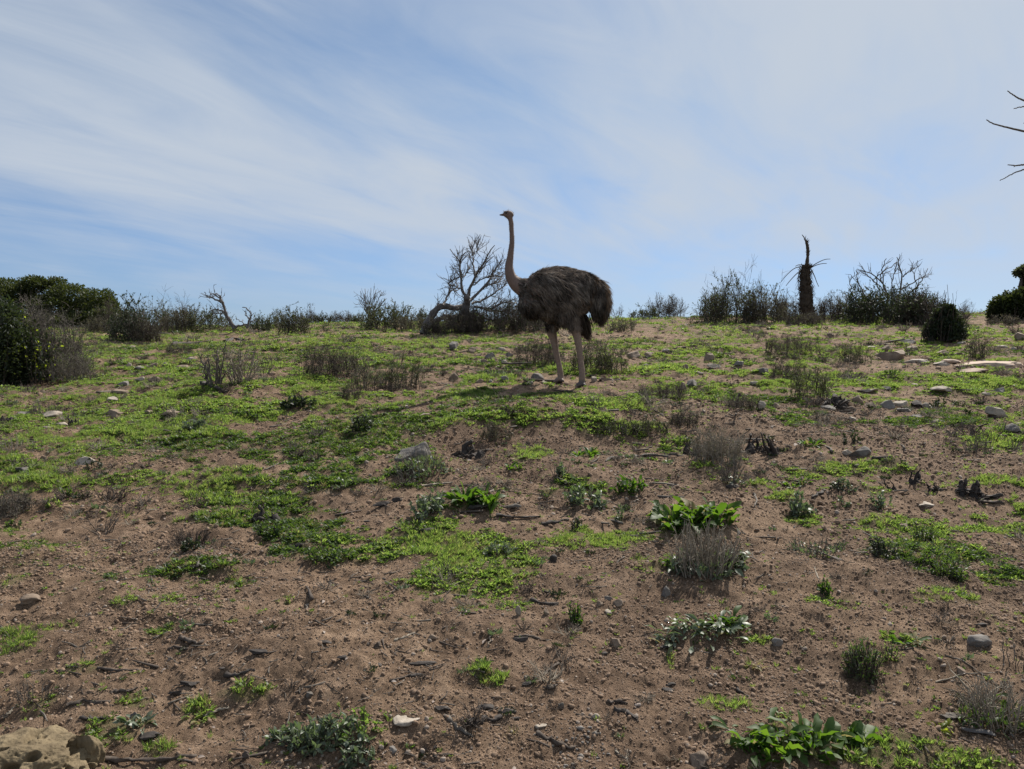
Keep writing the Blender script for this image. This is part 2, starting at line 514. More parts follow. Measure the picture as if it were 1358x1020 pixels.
def leafmat(name, cols, trans, tw=.45, rough=.45, spec=.4, var='island'):
    """foliage: diffuse/gloss plus light passing through the blade"""
    m, nt, out = newmat(name)
    g = nt.nodes.new('ShaderNodeNewGeometry')
    oi = nt.nodes.new('ShaderNodeObjectInfo')
    mx = nt.nodes.new('ShaderNodeMath'); mx.operation = 'MULTIPLY_ADD'
    nt.links.new(g.outputs['Random Per Island'], mx.inputs[0]); mx.inputs[1].default_value = .6
    ml = nt.nodes.new('ShaderNodeMath'); ml.operation = 'MULTIPLY'; ml.inputs[1].default_value = .4
    nt.links.new(oi.outputs['Random'], ml.inputs[0]); nt.links.new(ml.outputs[0], mx.inputs[2])
    k = len(cols)
    c = ramp(nt, mx.outputs[0], [(i / max(1, k - 1), cc) for i, cc in enumerate(cols)])
    t = ramp(nt, mx.outputs[0], [(i / max(1, len(trans) - 1), cc) for i, cc in enumerate(trans)])
    p = nt.nodes.new('ShaderNodeBsdfPrincipled')
    nt.links.new(c, p.inputs['Base Color']); p.inputs['Roughness'].default_value = rough + .08
    p.inputs['Specular IOR Level'].default_value = spec * .8
    tr = nt.nodes.new('ShaderNodeBsdfTranslucent'); nt.links.new(t, tr.inputs[0])
    mixs = nt.nodes.new('ShaderNodeMixShader'); mixs.inputs[0].default_value = tw
    nt.links.new(p.outputs[0], mixs.inputs[1]); nt.links.new(tr.outputs[0], mixs.inputs[2])
    nt.links.new(mixs.outputs[0], out.inputs[0])
    return m

def woodmat(name, cols, scale=40, rough=.85, bump=.3):
    m, nt, out = newmat(name)
    g = nt.nodes.new('ShaderNodeNewGeometry')
    n = noise_node(nt, scale, 5, .65)
    a = nt.nodes.new('ShaderNodeMath'); a.operation = 'MULTIPLY_ADD'
    nt.links.new(g.outputs['Random Per Island'], a.inputs[0]); a.inputs[1].default_value = .45
    b = nt.nodes.new('ShaderNodeMath'); b.operation = 'MULTIPLY_ADD'; b.inputs[1].default_value = 1.1; b.inputs[2].default_value = -.28
    nt.links.new(n, b.inputs[0]); nt.links.new(b.outputs[0], a.inputs[2])
    c = ramp(nt, a.outputs[0], [(i / max(1, len(cols) - 1), cc) for i, cc in enumerate(cols)])
    p = nt.nodes.new('ShaderNodeBsdfPrincipled'); nt.links.new(c, p.inputs['Base Color'])
    p.inputs['Roughness'].default_value = rough; p.inputs['Specular IOR Level'].default_value = .25
    bp = nt.nodes.new('ShaderNodeBump'); bp.inputs['Strength'].default_value = bump; bp.inputs['Distance'].default_value = .01
    nt.links.new(n, bp.inputs['Height']); nt.links.new(bp.outputs[0], p.inputs['Normal'])
    nt.links.new(p.outputs[0], out.inputs[0])
    return m

def stonemat(name, cols, scale=9, pits=.5, rough=.85, lichen=None):
    m, nt, out = newmat(name)
    n = noise_node(nt, scale, 8, .65, dist=.4)
    n2 = noise_node(nt, scale * 7, 5, .7)
    oi = nt.nodes.new('ShaderNodeObjectInfo')
    a = nt.nodes.new('ShaderNodeMath'); a.operation = 'MULTIPLY_ADD'; a.inputs[1].default_value = 1.7
    nt.links.new(n, a.inputs[0])
    b = nt.nodes.new('ShaderNodeMath'); b.operation = 'MULTIPLY_ADD'; b.inputs[1].default_value = .3; b.inputs[2].default_value = -.5
    nt.links.new(oi.outputs['Random'], b.inputs[0]); nt.links.new(b.outputs[0], a.inputs[2])
    c = ramp(nt, a.outputs[0], [(i / max(1, len(cols) - 1), cc) for i, cc in enumerate(cols)])
    d = nt.nodes.new('ShaderNodeMix'); d.data_type = 'RGBA'; d.blend_type = 'MULTIPLY'; d.inputs[0].default_value = .75
    nt.links.new(c, d.inputs[6])
    sp = ramp(nt, n2, [(.3, (.55, .53, .5)), (.5, (1, 1, 1)), (.75, (1.0, 1.0, 1.0))])
    nt.links.new(sp, d.inputs[7])
    p = nt.nodes.new('ShaderNodeBsdfPrincipled'); nt.links.new(d.outputs[2], p.inputs['Base Color'])
    p.inputs['Roughness'].default_value = rough; p.inputs['Specular IOR Level'].default_value = .3
    bp = nt.nodes.new('ShaderNodeBump'); bp.inputs['Strength'].default_value = pits; bp.inputs['Distance'].default_value = .012
    ad = nt.nodes.new('ShaderNodeMath'); ad.operation = 'ADD'; nt.links.new(n, ad.inputs[0])
    m3 = nt.nodes.new('ShaderNodeMath'); m3.operation = 'MULTIPLY'; m3.inputs[1].default_value = .35
    nt.links.new(n2, m3.inputs[0]); nt.links.new(m3.outputs[0], ad.inputs[1])
    nt.links.new(ad.outputs[0], bp.inputs['Height']); nt.links.new(bp.outputs[0], p.inputs['Normal'])
    nt.links.new(p.outputs[0], out.inputs[0])
    return m

M_ = {}
M_['weed'] = leafmat('weed_leaf', [(.05, .075, .02), (.075, .11, .028), (.10, .135, .04), (.17, .16, .06)], [(.10, .19, .03), (.21, .34, .05), (.35, .48, .09), (.46, .47, .14)], .5, .4)
M_['weed_dark'] = leafmat('weed_leaf_dark', [(.035, .06, .02), (.055, .085, .03)], [(.08, .15, .02), (.15, .24, .03)], .4, .45)
M_['weed_dry'] = leafmat('weed_leaf_dry', [(.13, .12, .05), (.22, .19, .09)], [(.26, .24, .07), (.35, .3, .12)], .4, .6)
M_['broad'] = leafmat('broad_leaf', [(.025, .05, .014), (.04, .075, .018), (.06, .10, .025)], [(.05, .12, .01), (.09, .20, .012), (.16, .30, .02), (.26, .40, .03)], .38, .48, .35)
M_['silver'] = leafmat('silvery_leaf', [(.07, .095, .06), (.11, .135, .09), (.15, .17, .12)], [(.12, .18, .06), (.18, .26, .08)], .32, .38, .55)
M_['shrub'] = leafmat('shrub_leaf', [(.035, .042, .024), (.06, .066, .038), (.085, .086, .052)], [(.08, .10, .03), (.13, .15, .05)], .3, .6)
M_['shrub_grey'] = leafmat('grey_shrub_leaf', [(.06, .06, .04), (.10, .095, .07), (.13, .125, .09)], [(.1, .1, .05), (.16, .15, .08)], .3, .7)
M_['shrub_dark'] = leafmat('dark_shrub_leaf', [(.018, .028, .016), (.03, .042, .022)], [(.03, .05, .015), (.06, .08, .02)], .3, .5)
M_['olive'] = leafmat('olive_leaf', [(.018, .027, .009), (.03, .042, .013), (.048, .06, .018)], [(.045, .065, .01), (.09, .11, .02)], .33, .55)
M_['lime'] = leafmat('lime_leaf', [(.08, .11, .015), (.14, .16, .02)], [(.3, .42, .02), (.5, .55, .05)], .5, .4)
M_['twig'] = woodmat('grey_twig', [(.05, .042, .035), (.11, .095, .08), (.19, .17, .145)])
M_['twig_dark'] = woodmat('dark_twig', [(.028, .022, .019), (.07, .055, .045), (.13, .105, .085)])
M_['twig_pale'] = woodmat('pale_dry_stalk', [(.13, .11, .085), (.22, .19, .15), (.32, .28, .22)])
M_['char'] = woodmat('charred_wood', [(.016, .014, .013), (.042, .035, .031), (.09, .075, .065)], 30, .8, .6)
M_['deadwood'] = woodmat('weathered_wood', [(.06, .05, .045), (.11, .1, .095), (.2, .19, .18)], 24, .85, .5)
M_['palm'] = woodmat('palm_fibre', [(.03, .022, .017), (.06, .045, .033), (.10, .075, .05)], 30, .9, .6)
M_['stone_pale'] = stonemat('pale_limestone', [(.20, .17, .135), (.31, .265, .215), (.43, .38, .32)])
M_['stone_brown'] = stonemat('brown_stone', [(.12, .09, .065), (.20, .15, .11), (.29, .225, .17)])
M_['stone_grey'] = stonemat('grey_stone', [(.10, .09, .08), (.165, .15, .135), (.24, .22, .20)])
M_['stone_red'] = stonemat('reddish_slab', [(.28, .19, .14), (.38, .28, .21), (.46, .38, .31)], 5)
M_['sandstone'] = stonemat('pitted_sandstone', [(.085, .062, .034), (.17, .13, .075), (.27, .215, .135)], 11, .9)
M_['deadleaf'] = leafmat('dead_leaf', [(.12, .08, .06), (.25, .2, .17), (.42, .38, .34)], [(.2, .13, .08), (.3, .24, .18)], .15, .7)
M_['clod'] = stonemat('soil_clod', [(.12, .081, .055), (.21, .145, .10), (.34, .245, .175)], 22, .4, .95)
M_['gravel'] = stonemat('gravel', [(.15, .12, .095), (.26, .21, .17), (.42, .37, .31)], 30, .3)

def soilmat():
    m, nt, out = newmat('soil_ground')
    L = nt.links
    big = noise_node(nt, .9, 5, .6)
    mid = noise_node(nt, 9, 6, .65, dist=.3)
    fin = noise_node(nt, 90, 5, .7)
    gr = noise_node(nt, 420, 3, .6)
    c = ramp(nt, mid, [(.30, (.115, .077, .052)), (.5, (.225, .154, .104)), (.70, (.36, .258, .182))])
    d = nt.nodes.new('ShaderNodeMix'); d.data_type = 'RGBA'; d.blend_type = 'MULTIPLY'; d.inputs[0].default_value = .8
    L.new(c, d.inputs[6]); L.new(ramp(nt, fin, [(.32, (.5, .46, .43)), (.5, (1, 1, 1)), (.8, (1, 1, 1))]), d.inputs[7])
    e = nt.nodes.new('ShaderNodeMix'); e.data_type = 'RGBA'; e.blend_type = 'MULTIPLY'; e.inputs[0].default_value = .8
    L.new(d.outputs[2], e.inputs[6]); L.new(ramp(nt, big, [(.30, (.62, .58, .57)), (.46, (.9, .88, .87)), (.62, (1.08, 1.06, 1.02))]), e.inputs[7])
    # pale grit
    gm = nt.nodes.new('ShaderNodeMix'); gm.data_type = 'RGBA'
    L.new(ramp(nt, gr, [(.66, (0, 0, 0)), (.72, (.7, .7, .7))]), gm.inputs[0])
    L.new(e.outputs[2], gm.inputs[6]); gm.inputs[7].default_value = (.40, .33, .27, 1)
    # thin film of moss and seedlings where plants grow
    at_ = nt.nodes.new('ShaderNodeAttribute'); at_.attribute_name = 'cover'
    mm = nt.nodes.new('ShaderNodeMath'); mm.operation = 'MULTIPLY'
    L.new(at_.outputs['Fac'], mm.inputs[0]); L.new(ramp(nt, fin, [(.38, (.1, .1, .1)), (.6, (.9, .9, .9))]), mm.inputs[1])
    gx = nt.nodes.new('ShaderNodeMix'); gx.data_type = 'RGBA'; L.new(mm.outputs[0], gx.inputs[0])
    L.new(gm.outputs[2], gx.inputs[6]); L.new(ramp(nt, mid, [(.35, (.095, .10, .04)), (.65, (.13, .135, .05))]), gx.inputs[7])
    p = nt.nodes.new('ShaderNodeBsdfPrincipled'); L.new(gx.outputs[2], p.inputs['Base Color'])
    p.inputs['Roughness'].default_value = .95; p.inputs['Specular IOR Level'].default_value = .15
    b1 = nt.nodes.new('ShaderNodeBump'); b1.inputs['Strength'].default_value = 1.0; b1.inputs['Distance'].default_value = .022
    b2 = nt.nodes.new('ShaderNodeBump'); b2.inputs['Strength'].default_value = .9; b2.inputs['Distance'].default_value = .006
    L.new(fin, b1.inputs['Height']); L.new(gr, b2.inputs['Height']); L.new(b1.outputs[0], b2.inputs['Normal'])
    L.new(b2.outputs[0], p.inputs['Normal']); L.new(p.outputs[0], out.inputs[0])
    return m
M_['soil'] = soilmat()

# ------------------------------------------------------------------ ground sheet
def build_ground():
    r = np.concatenate([np.linspace(.4, 1.8, 12), np.geomspace(1.8, 30, 620)[1:], np.geomspace(30, 3500, 40)[1:]])
    fine = np.radians(np.arange(-38, 38.01, .12)); coarse = np.radians(np.linspace(38, 322, 60))[1:-1]
    th = np.concatenate([fine, coarse])
    R, T = np.meshgrid(r, th, indexing='ij')
    x, y = R * np.sin(T), R * np.cos(T)
    z = height(x, y)
    V = np.stack([x, y, z], -1).reshape(-1, 3)
    nr, nt_ = R.shape
    i = np.arange(nr - 1)[:, None] * nt_; j = np.arange(nt_)[None, :]; j1 = (j + 1) % nt_
    q = np.stack([i + j, i + j1, i + nt_ + j1, i + nt_ + j], -1).reshape(-1, 4)[:, ::-1]
    c0 = len(V); V = np.vstack([V, [[0, 0, float(height(0, 0))]]])
    tri = np.stack([np.arange(nt_), (np.arange(nt_) + 1) % nt_, np.full(nt_, c0)], 1)
    tri = tri[:, ::-1]
    q = q[:, ::-1]; tri = tri[:, ::-1]
    o = link('ground', V, [q[:, ::-1], tri], M_['soil'], smooth=True)
    cv = cover(V[:, 0], V[:, 1]); cv[np.hypot(V[:, 0], V[:, 1]) > 60] = .6
    a = o.data.attributes.new('cover', 'FLOAT', 'POINT'); a.data.foreach_set('value', cv.astype(np.float32))
    nz = np.empty(len(o.data.polygons) * 3, np.float32); o.data.polygons.foreach_get('normal', nz)
    if nz[2::3].mean() < 0: o.data.flip_normals()
    tag(o, 'bare brown sandy soil of the hillside with thin green film', 'ground', kind='structure')
    return o
ground = build_ground()

# ------------------------------------------------------------------ instanced stuff
def scatter(name, label, cat, pts, rot, scl, idx, sources):
    col = bpy.data.collections.new(name + '_kinds')
    for i, s in enumerate(sources):
        for c in list(s.users_collection): c.objects.unlink(s)
        s.name = '%s_kind_%02d' % (name, i)
        col.objects.link(s)
    me = bpy.data.meshes.new(name); me.vertices.add(len(pts)); me.vertices.foreach_set('co', np.asarray(pts, np.float32).ravel())
    a = me.attributes.new('rot', 'FLOAT_VECTOR', 'POINT'); a.data.foreach_set('vector', np.asarray(rot, np.float32).ravel())
    a = me.attributes.new('scl', 'FLOAT', 'POINT'); a.data.foreach_set('value', np.asarray(scl, np.float32))
    a = me.attributes.new('idx', 'INT', 'POINT'); a.data.foreach_set('value', np.asarray(idx, np.int32))
    o = bpy.data.objects.new(name, me); scene.collection.objects.link(o)
    ng = bpy.data.node_groups.new(name + '_nodes', 'GeometryNodeTree')
    ng.interface.new_socket('Geometry', in_out='INPUT', socket_type='NodeSocketGeometry')
    ng.interface.new_socket('Geometry', in_out='OUTPUT', socket_type='NodeSocketGeometry')
    n = ng.nodes; L = ng.links
    gi, go = n.new('NodeGroupInput'), n.new('NodeGroupOutput')
    ci = n.new('GeometryNodeCollectionInfo'); ci.inputs['Collection'].default_value = col
    ci.inputs['Separate Children'].default_value = True; ci.inputs['Reset Children'].default_value = True
    iop = n.new('GeometryNodeInstanceOnPoints'); iop.inputs['Pick Instance'].default_value = True
    def attr(nm, ty):
        k = n.new('GeometryNodeInputNamedAttribute'); k.data_type = ty; k.inputs['Name'].default_value = nm
        return [s for s in k.outputs if s.enabled and s.name == 'Attribute'][0]
    L.new(gi.outputs[0], iop.inputs['Points']); L.new(ci.outputs[0], iop.inputs['Instance'])
    L.new(attr('idx', 'INT'), iop.inputs['Instance Index'])
    er = n.new('FunctionNodeEulerToRotation'); L.new(attr('rot', 'FLOAT_VECTOR'), er.inputs[0]); L.new(er.outputs[0], iop.inputs['Rotation'])
    L.new(attr('scl', 'FLOAT'), iop.inputs['Scale'])
    L.new(iop.outputs[0], go.inputs[0])
    md = o.modifiers.new('scatter', 'NODES'); md.node_group = ng
    return tag(o, label, cat, kind='stuff')

def rosette(seed, n, r, Lf, Wf, lift, mat, shape='spoon', droop=.9, segs=2, spreadc=.5, name='weed_clump'):
    rng = np.random.default_rng(seed)
    a = rng.uniform(0, 2 * math.pi, n); rr = r * np.sqrt(rng.uniform(0, 1, n)) * spreadc
    b = np.stack([np.cos(a) * rr, np.sin(a) * rr, rng.uniform(0, .2, n) * Lf], 1)
    a2 = a + rng.normal(0, .8, n)
    d = np.stack([np.cos(a2), np.sin(a2), rng.uniform(lift * .3, lift * 1.6, n)], 1)
    v, q = leaves(rng, b, d, Lf * rng.uniform(.5, 1.2, n), Wf * rng.uniform(.6, 1.2, n), segs, 1, droop, 0, shape, .6)
    g = Geo().add(v, q)
    return g.build(name, mat)

def frustum_points(rng, n, y0, y1, pw=1.0, margin=1.12):
    """random ground points inside (and a little beyond) the visible wedge, uniform in area for pw=1"""
    y = (rng.uniform(y0 ** (1 + pw), y1 ** (1 + pw), n)) ** (1 / (1 + pw))
    x = rng.uniform(-1, 1, n) * (.665 * y * margin + .25)
    return x, y

def build_cover():
    src = []
    for s in range(4): src.append(rosette(10 + s, 26, .03, .024, .010, 1.2, M_['weed']))
    for s in range(3): src.append(rosette(20 + s, 22, .028, .034, .0055, 2.2, M_['weed'], 'blade', .8))
    for s in range(2): src.append(rosette(30 + s, 24, .03, .024, .009, .9, M_['weed_dark']))
    for s in range(2): src.append(rosette(40 + s, 16, .03, .032, .004, 1.5, M_['weed_dry'], 'blade', .8))
    rng = np.random.default_rng(3)
    X, Y, S, I = [], [], [], []
    for (n, y0, y1, s0) in ((56000, 2.0, 5.0, .8), (100000, 5.0, 9.0, .95), (100000, 9.0, 15.0, 1.2), (60000, 15.0, 31.0, 1.9)):
        x, y = frustum_points(rng, n, y0, y1)
        c = cover(x, y)
        hol = noise2(x / .085, y / .08, 233) + .6 * noise2(x / .04, y / .04, 234)
        keep = rng.uniform(0, 1, n) < c ** 1.1 * (.4 + .6 * sstep(hol, -.5, .3))
        x, y, c = x[keep], y[keep], c[keep]
        sp = noise2(x / .35 + 40, y / .3, 200)          # species drift
        sp2 = noise2(x / 1.3 + 10, y / 1.0, 210)
        k = np.where(sp + rng.normal(0, .25, len(x)) > -.1, rng.integers(0, 4, len(x)), rng.integers(4, 7, len(x)))
        dk = (sp2 + rng.normal(0, .3, len(x)) > .30)
        k = np.where(dk, rng.integers(7, 9, len(x)), k)
        dr = rng.uniform(0, 1, len(x)) < .10 + .16 * sstep(y, 8, 16)
        k = np.where(dr, rng.integers(9, 11, len(x)), k)
        X.append(x); Y.append(y); I.append(k)
        S.append(1.05 * s0 * (.5 + .5 * c) * rng.uniform(.55, 1.25, len(x)) * (1 + .35 * noise2(x / .8, y / .8, 77)))
    # stray seedlings everywhere
    x, y = frustum_points(rng, 15000, 2.0, 9.0)
    kp = noise2(x / .5, y / .4, 222) + rng.normal(0, .3, len(x)) > .15
    X.append(x[kp]); Y.append(y[kp]); I.append(rng.integers(0, 9, kp.sum())); S.append(rng.uniform(.25, .6, kp.sum()))
    x, y, i, s = map(np.concatenate, (X, Y, I, S))
    z = height(x, y) - .002
    rot = np.stack([rng.normal(0, .12, len(x)), rng.normal(0, .12, len(x)), rng.uniform(0, 6.28, len(x))], 1)
    print('cover instances', len(x))
    scatter('ground_cover', 'low bright green weeds and clover growing in patches over the hillside', 'weeds', np.stack([x, y, z], 1), rot, s, i, src)

def build_clods():
    rng = np.random.default_rng(8)
    src = []
    for s in range(6):
        v, f = rock_geo(rng, (1, .85, .6), 1, 4, .25, .6)
        src.append(link('clod', v * .01, [f], M_['clod']))
    for s in range(4):
        v, f = rock_geo(rng, (1, .8, .6), 1, 6, .12, .6)
        src.append(link('pebble', v * .01, [f], M_['gravel']))
    X, Y, S, I = [], [], [], []
    for (n, y0, y1, s0) in ((190000, 2.0, 4.2, .30), (130000, 4.2, 8.0, .5), (24000, 8, 16, 1.1)):
        x, y = frustum_points(rng, n, y0, y1)
        w = .35 + .65 * sstep(noise2(x / .5, y / .4, 303) + .4 * noise2(x / .12, y / .12, 304), -.3, .5)
        kp = rng.uniform(0, 1, n) < w * (1 - .6 * cover(x, y))
        x, y = x[kp], y[kp]
        s = s0 * rng.lognormal(-.3, .62, len(x)); s = np.minimum(s, s0 * 4)
        k = np.where(rng.uniform(0, 1, len(x)) < .10, rng.integers(6, 10, len(x)), rng.integers(0, 6, len(x)))
        X.append(x); Y.append(y); S.append(s); I.append(k)
    x, y, i, s = map(np.concatenate, (X, Y, I, S))
    z = height(x, y) + .002 * s
    rot = rng.uniform(0, 6.28, (len(x), 3)) * np.array([.12, .12, 1])
    a = i < 6
    scatter('soil_crumbs', 'loose crumbs of brown soil lying all over the bare ground', 'soil crumbs', np.stack([x, y, z], 1)[a], rot[a], s[a], i[a], src[:6])
    b = ~a
    scatter('gravel', 'small pale and grey pebbles sprinkled over the soil', 'gravel', np.stack([x, y, z], 1)[b], rot[b], s[b], i[b] - 6, src[6:])
    print('clods', len(x))

def build_litter():
    rng = np.random.default_rng(18)
    src = []
    for s in range(8):
        n = 1
        d = nrm(np.array([[1, rng.normal(0, .1), rng.normal(0, .05)]]))
        Pp = walk(rng, np.array([[-.5, 0, 0.012]]), d, 1.0, 5, .12, 0); Pp[:, :, 2] = np.abs(Pp[:, :, 2]) * .4 + .008
        g = Geo(); v, q = tubes(Pp * .1, np.linspace(.0042, .0018, 5)[None, :] * rng.uniform(.5, 1.3), 4); g.add(v, q)
        src.append(g.build('stick', M_['twig_dark'] if s % 2 else M_['twig']))
    for s in range(4):
        v, q = leaves(rng, np.array([[0, 0, .004]]), np.array([[1, 0, .3]]), .035, .016, 3, 2, 1.0, .3, 'ovate', .4)
        src.append(Geo().add(v, q).build('dead_leaf', M_['deadleaf']))
    for s in range(3):   # dark bark chips
        v, f = rock_geo(rng, (1.6, .6, .28), 1, 5, .25, .5)
        src.append(link('chip', v * .012, [f], M_['char']))
    X, Y, S, I = [], [], [], []
    for (n, y0, y1, s0) in ((4600, 2.0, 4.2, .5), (6000, 4.2, 9.0, .8), (2500, 9, 20, 1.5)):
        x, y = frustum_points(rng, n, y0, y1)
        kp = noise2(x / .7, y / .6, 404) + rng.normal(0, .35, n) > .1
        x, y = x[kp], y[kp]
        k = rng.choice(15, len(x), p=np.array([.1] * 4 + [.1] * 4 + [.02] * 4 + [.04] * 3) / (.8 + .08 + .12))
        X.append(x); Y.append(y); S.append(s0 * rng.lognormal(-.1, .45, len(x))); I.append(k)
    x, y, i, s = map(np.concatenate, (X, Y, I, S))
    z = height(x, y) + .001
    rot = np.stack([rng.normal(0, .12, len(x)), rng.normal(0, .12, len(x)), rng.uniform(0, 6.28, len(x))], 1)
    scatter('twig_litter', 'small dead twigs, bark chips and dry leaves scattered over the soil', 'twig litter', np.stack([x, y, z], 1), rot, s, i, src)

def build_dead_weeds():
    rng = np.random.default_rng(28); src = []
    for s in range(7):
        n = 16 + 4 * s
        a = rng.uniform(0, 6.28, n); e = rng.uniform(.15, 1.3, n)
        d = np.stack([np.cos(a), np.sin(a), e], 1)
        B = np.stack([np.cos(a), np.sin(a), 0 * a], 1) * rng.uniform(0, .02, (n, 1))
        S = walk(rng, B, d, .055 * rng.uniform(.5, 1.3, n), 4, .25, .05); g = Geo()
        g.add(*tubes(S, np.linspace(.0016, .0007, 4)[None, :] * np.ones((n, 1)), 3, False))
        C, _, _ = children(rng, S, n * 2, .3, 1, .025, .6, 3, .2, .1)
        g.add(*tubes(C, np.linspace(.0009, .0005, 3)[None, :] * np.ones((n * 2, 1)), 3, False))
        src.append(g.build('dead_weed', M_[('twig_dark', 'twig', 'twig_dark', 'twig_pale', 'twig_dark', 'twig', 'twig_pale')[s]]))
    for s in range(4):
        src.append(rosette(60 + s, 40, .05, .022, .008, 1.6, M_['shrub_dark' if s % 2 else 'silver'], 'spoon', .6))
    X, Y, S, I = [], [], [], []
    for (n, y0, y1, s0) in ((400, 2.2, 4.5, .7), (2800, 4.5, 9.0, .9), (6000, 9.0, 16.0, 1.1), (4500, 16, 27, 1.6)):
        x, y = frustum_points(rng, n, y0, y1)
        kp = noise2(x / .55, y / .42, 505) + .5 * noise2(x / .16, y / .14, 506) + rng.normal(0, .25, n) > .25
        x, y = x[kp], y[kp]
        X.append(x); Y.append(y); S.append(s0 * rng.lognormal(-.05, .4, len(x))); I.append(rng.integers(0, 11, len(x)))
    x, y, i, s = map(np.concatenate, (X, Y, I, S))
    z = height(x, y) - .002
    rot = np.stack([rng.normal(0, .15, len(x)), rng.normal(0, .15, len(x)), rng.uniform(0, 6.28, len(x))], 1)
    scatter('dead_weeds', 'small dry twiggy weeds and dark tufts dotted over the slope', 'dry weeds', np.stack([x, y, z], 1), rot, s, i, src)

# ------------------------------------------------------------------ ostrich
def ostrich():
    rng = np.random.default_rng(42)
    fa, fb = P(743, 507), P(772, 513)
    D0 = (fa[1] + fb[1]) / 2
    K = 0.2745 * D0 / F                 # metres per pixel of the enlarged crop
    gz = float(height(*(fa[:2] + fb[:2]) / 2))
    org = np.array([(fa[0] + fb[0]) / 2, D0, gz])
    root = empty('ostrich', org, 'grey brown female ostrich standing side on with its long neck raised, facing left', 'ostrich')
    cx = 722.0
    def Q(zx, zy, y=0.0):
        return np.array([(zx - cx) * K, y, (911 - zy) * K])
    parts = []
    def ellipsoid(c, r, tilt=0.0):
        v, f = ICO[4]; v = v * np.array(r)
        ct, st = math.cos(tilt), math.sin(tilt)
        v = np.stack([v[:, 0] * ct + v[:, 2] * st, v[:, 1], -v[:, 0] * st + v[:, 2] * ct], 1)
        parts.append((v + c, [f]))
    def limb(pts, rad, sides=14, sub=5):
        pts = np.array(pts); rad = np.array(rad); n = len(pts)
        t = np.linspace(0, n - 1, (n - 1) * sub + 1)
        # catmull-rom
        k = np.minimum(t.astype(int), n - 2); u = (t - k)[:, None]
        p0, p1, p2, p3 = pts[np.maximum(k - 1, 0)], pts[k], pts[k + 1], pts[np.minimum(k + 2, n - 1)]
        C = .5 * ((2 * p1) + (-p0 + p2) * u + (2 * p0 - 5 * p1 + 4 * p2 - p3) * u ** 2 + (-p0 + 3 * p1 - 3 * p2 + p3) * u ** 3)
        r = np.interp(t, np.arange(n), rad)
        v, q = tubes(C[None], r[None], sides, True)
        parts.append((v, q))
    z = K
    ellipsoid(Q(662, 478), (184 * z, .25, 130 * z))
    ellipsoid(Q(760, 445), (96 * z, .19, 78 * z), .3)
    ellipsoid(Q(852, 505), (50 * z, .15, 98 * z), -.10)
    ellipsoid(Q(536, 520), (66 * z, .18, 72 * z))
    ellipsoid(Q(505, 455), (48 * z, .12, 52 * z))
    ellipsoid(Q(630, 455, -.18), (128 * z, .09, 72 * z), .18)       # folded wing, near side
    ellipsoid(Q(640, 440, .17), (130 * z, .12, 92 * z))
    ellipsoid(Q(690, 560, -.10), (48 * z, .10, 68 * z), .1)    # thighs
    ellipsoid(Q(648, 560, .10), (44 * z, .09, 66 * z))
    limb([Q(540, 470), Q(494, 448), Q(458, 428), Q(432, 395), Q(422, 350), Q(428, 300), Q(436, 230), Q(434, 165), Q(431, 128), Q(424, 108)],
         [60 * z, 46 * z, 36 * z, 26 * z, 20.5 * z, 16 * z, 12.2 * z, 11.3 * z, 11.8 * z, 13 * z], 18)
    ellipsoid(Q(420, 97), (25 * z, .034, 19 * z), .15)
    ellipsoid(Q(408, 91), (14 * z, .030, 12 * z), .1)
    YA, YB = fa[1] - D0, fb[1] - D0
    ga, gb = float(height(fa[0], fa[1])) - gz, float(height(fb[0], fb[1])) - gz
    FA = np.array([fa[0] - org[0], YA, ga]); FB = np.array([fb[0] - org[0], YB, gb])
    A = [Q(650, 560, YA * .9), Q(628, 640, YA), Q(640, 690, YA), Q(650, 745, YA), Q(662, 800, YA), Q(672, 850, YA), FA + np.array([0.004, 0, .045]), FA + np.array([-.01, -.01, .03])]
    limb(A, [46 * z, 29 * z, 20 * z, 15.5 * z, 13.5 * z, 15 * z, 16 * z, 14 * z], 14)
    B = [Q(700, 560, YB * .9), Q(732, 630, YB), Q(748, 690, YB), Q(757, 745, YB), Q(764, 800, YB), Q(770, 850, YB), FB + np.array([-.002, 0, .045]), FB + np.array([-.01, -.01, .03])]
    limb(B, [46 * z, 27 * z, 19 * z, 15.5 * z, 13.5 * z, 15 * z, 16 * z, 14 * z], 14)
    for Ft in (FA, FB):     # two toes each
        limb([Ft + [.0, 0, .03], Ft + [-.03, -.035, .03], Ft + [-.05, -.065, .022], Ft + [-.07, -.095, .014]], [.034, .032, .027, .018], 10)
        limb([Ft + [.0, 0, .03], Ft + [.02, -.045, .022], Ft + [.03, -.075, .014]], [.028, .022, .015], 10)
    g = Geo()
    for v, p in parts: g.add(v, p)
    tmp = g.build('tmp_body', M_['clod'])
    rm = tmp.modifiers.new('r', 'REMESH'); rm.mode = 'VOXEL'; rm.voxel_size = .0095; rm.use_smooth_shade = True
    sm = tmp.modifiers.new('s', 'SMOOTH'); sm.factor = .5; sm.iterations = 4
    dg = bpy.context.evaluated_depsgraph_get()
    me = bpy.data.meshes.new_from_object(tmp.evaluated_get(dg))
    bpy.data.objects.remove(tmp)
    me.name = 'body'; me.materials.clear()
    # skin material
    m, nt, out = newmat('ostrich_skin')
    tc = nt.nodes.new('ShaderNodeTexCoord'); sp = nt.nodes.new('ShaderNodeSeparateXYZ'); nt.links.new(tc.outputs['Object'], sp.inputs[0])
    nz = noise_node(nt, 60, 5, .7)
    neck = ramp(nt, nz, [(.3, (.13, .085, .068)), (.7, (.20, .14, .115))])
    leg = ramp(nt, nz, [(.3, (.15, .105, .08)), (.7, (.27, .20, .155))])
    mk = nt.nodes.new('ShaderNodeMapRange'); nt.links.new(sp.outputs['Z'], mk.inputs[0]); mk.inputs[1].default_value = .62; mk.inputs[2].default_value = .8
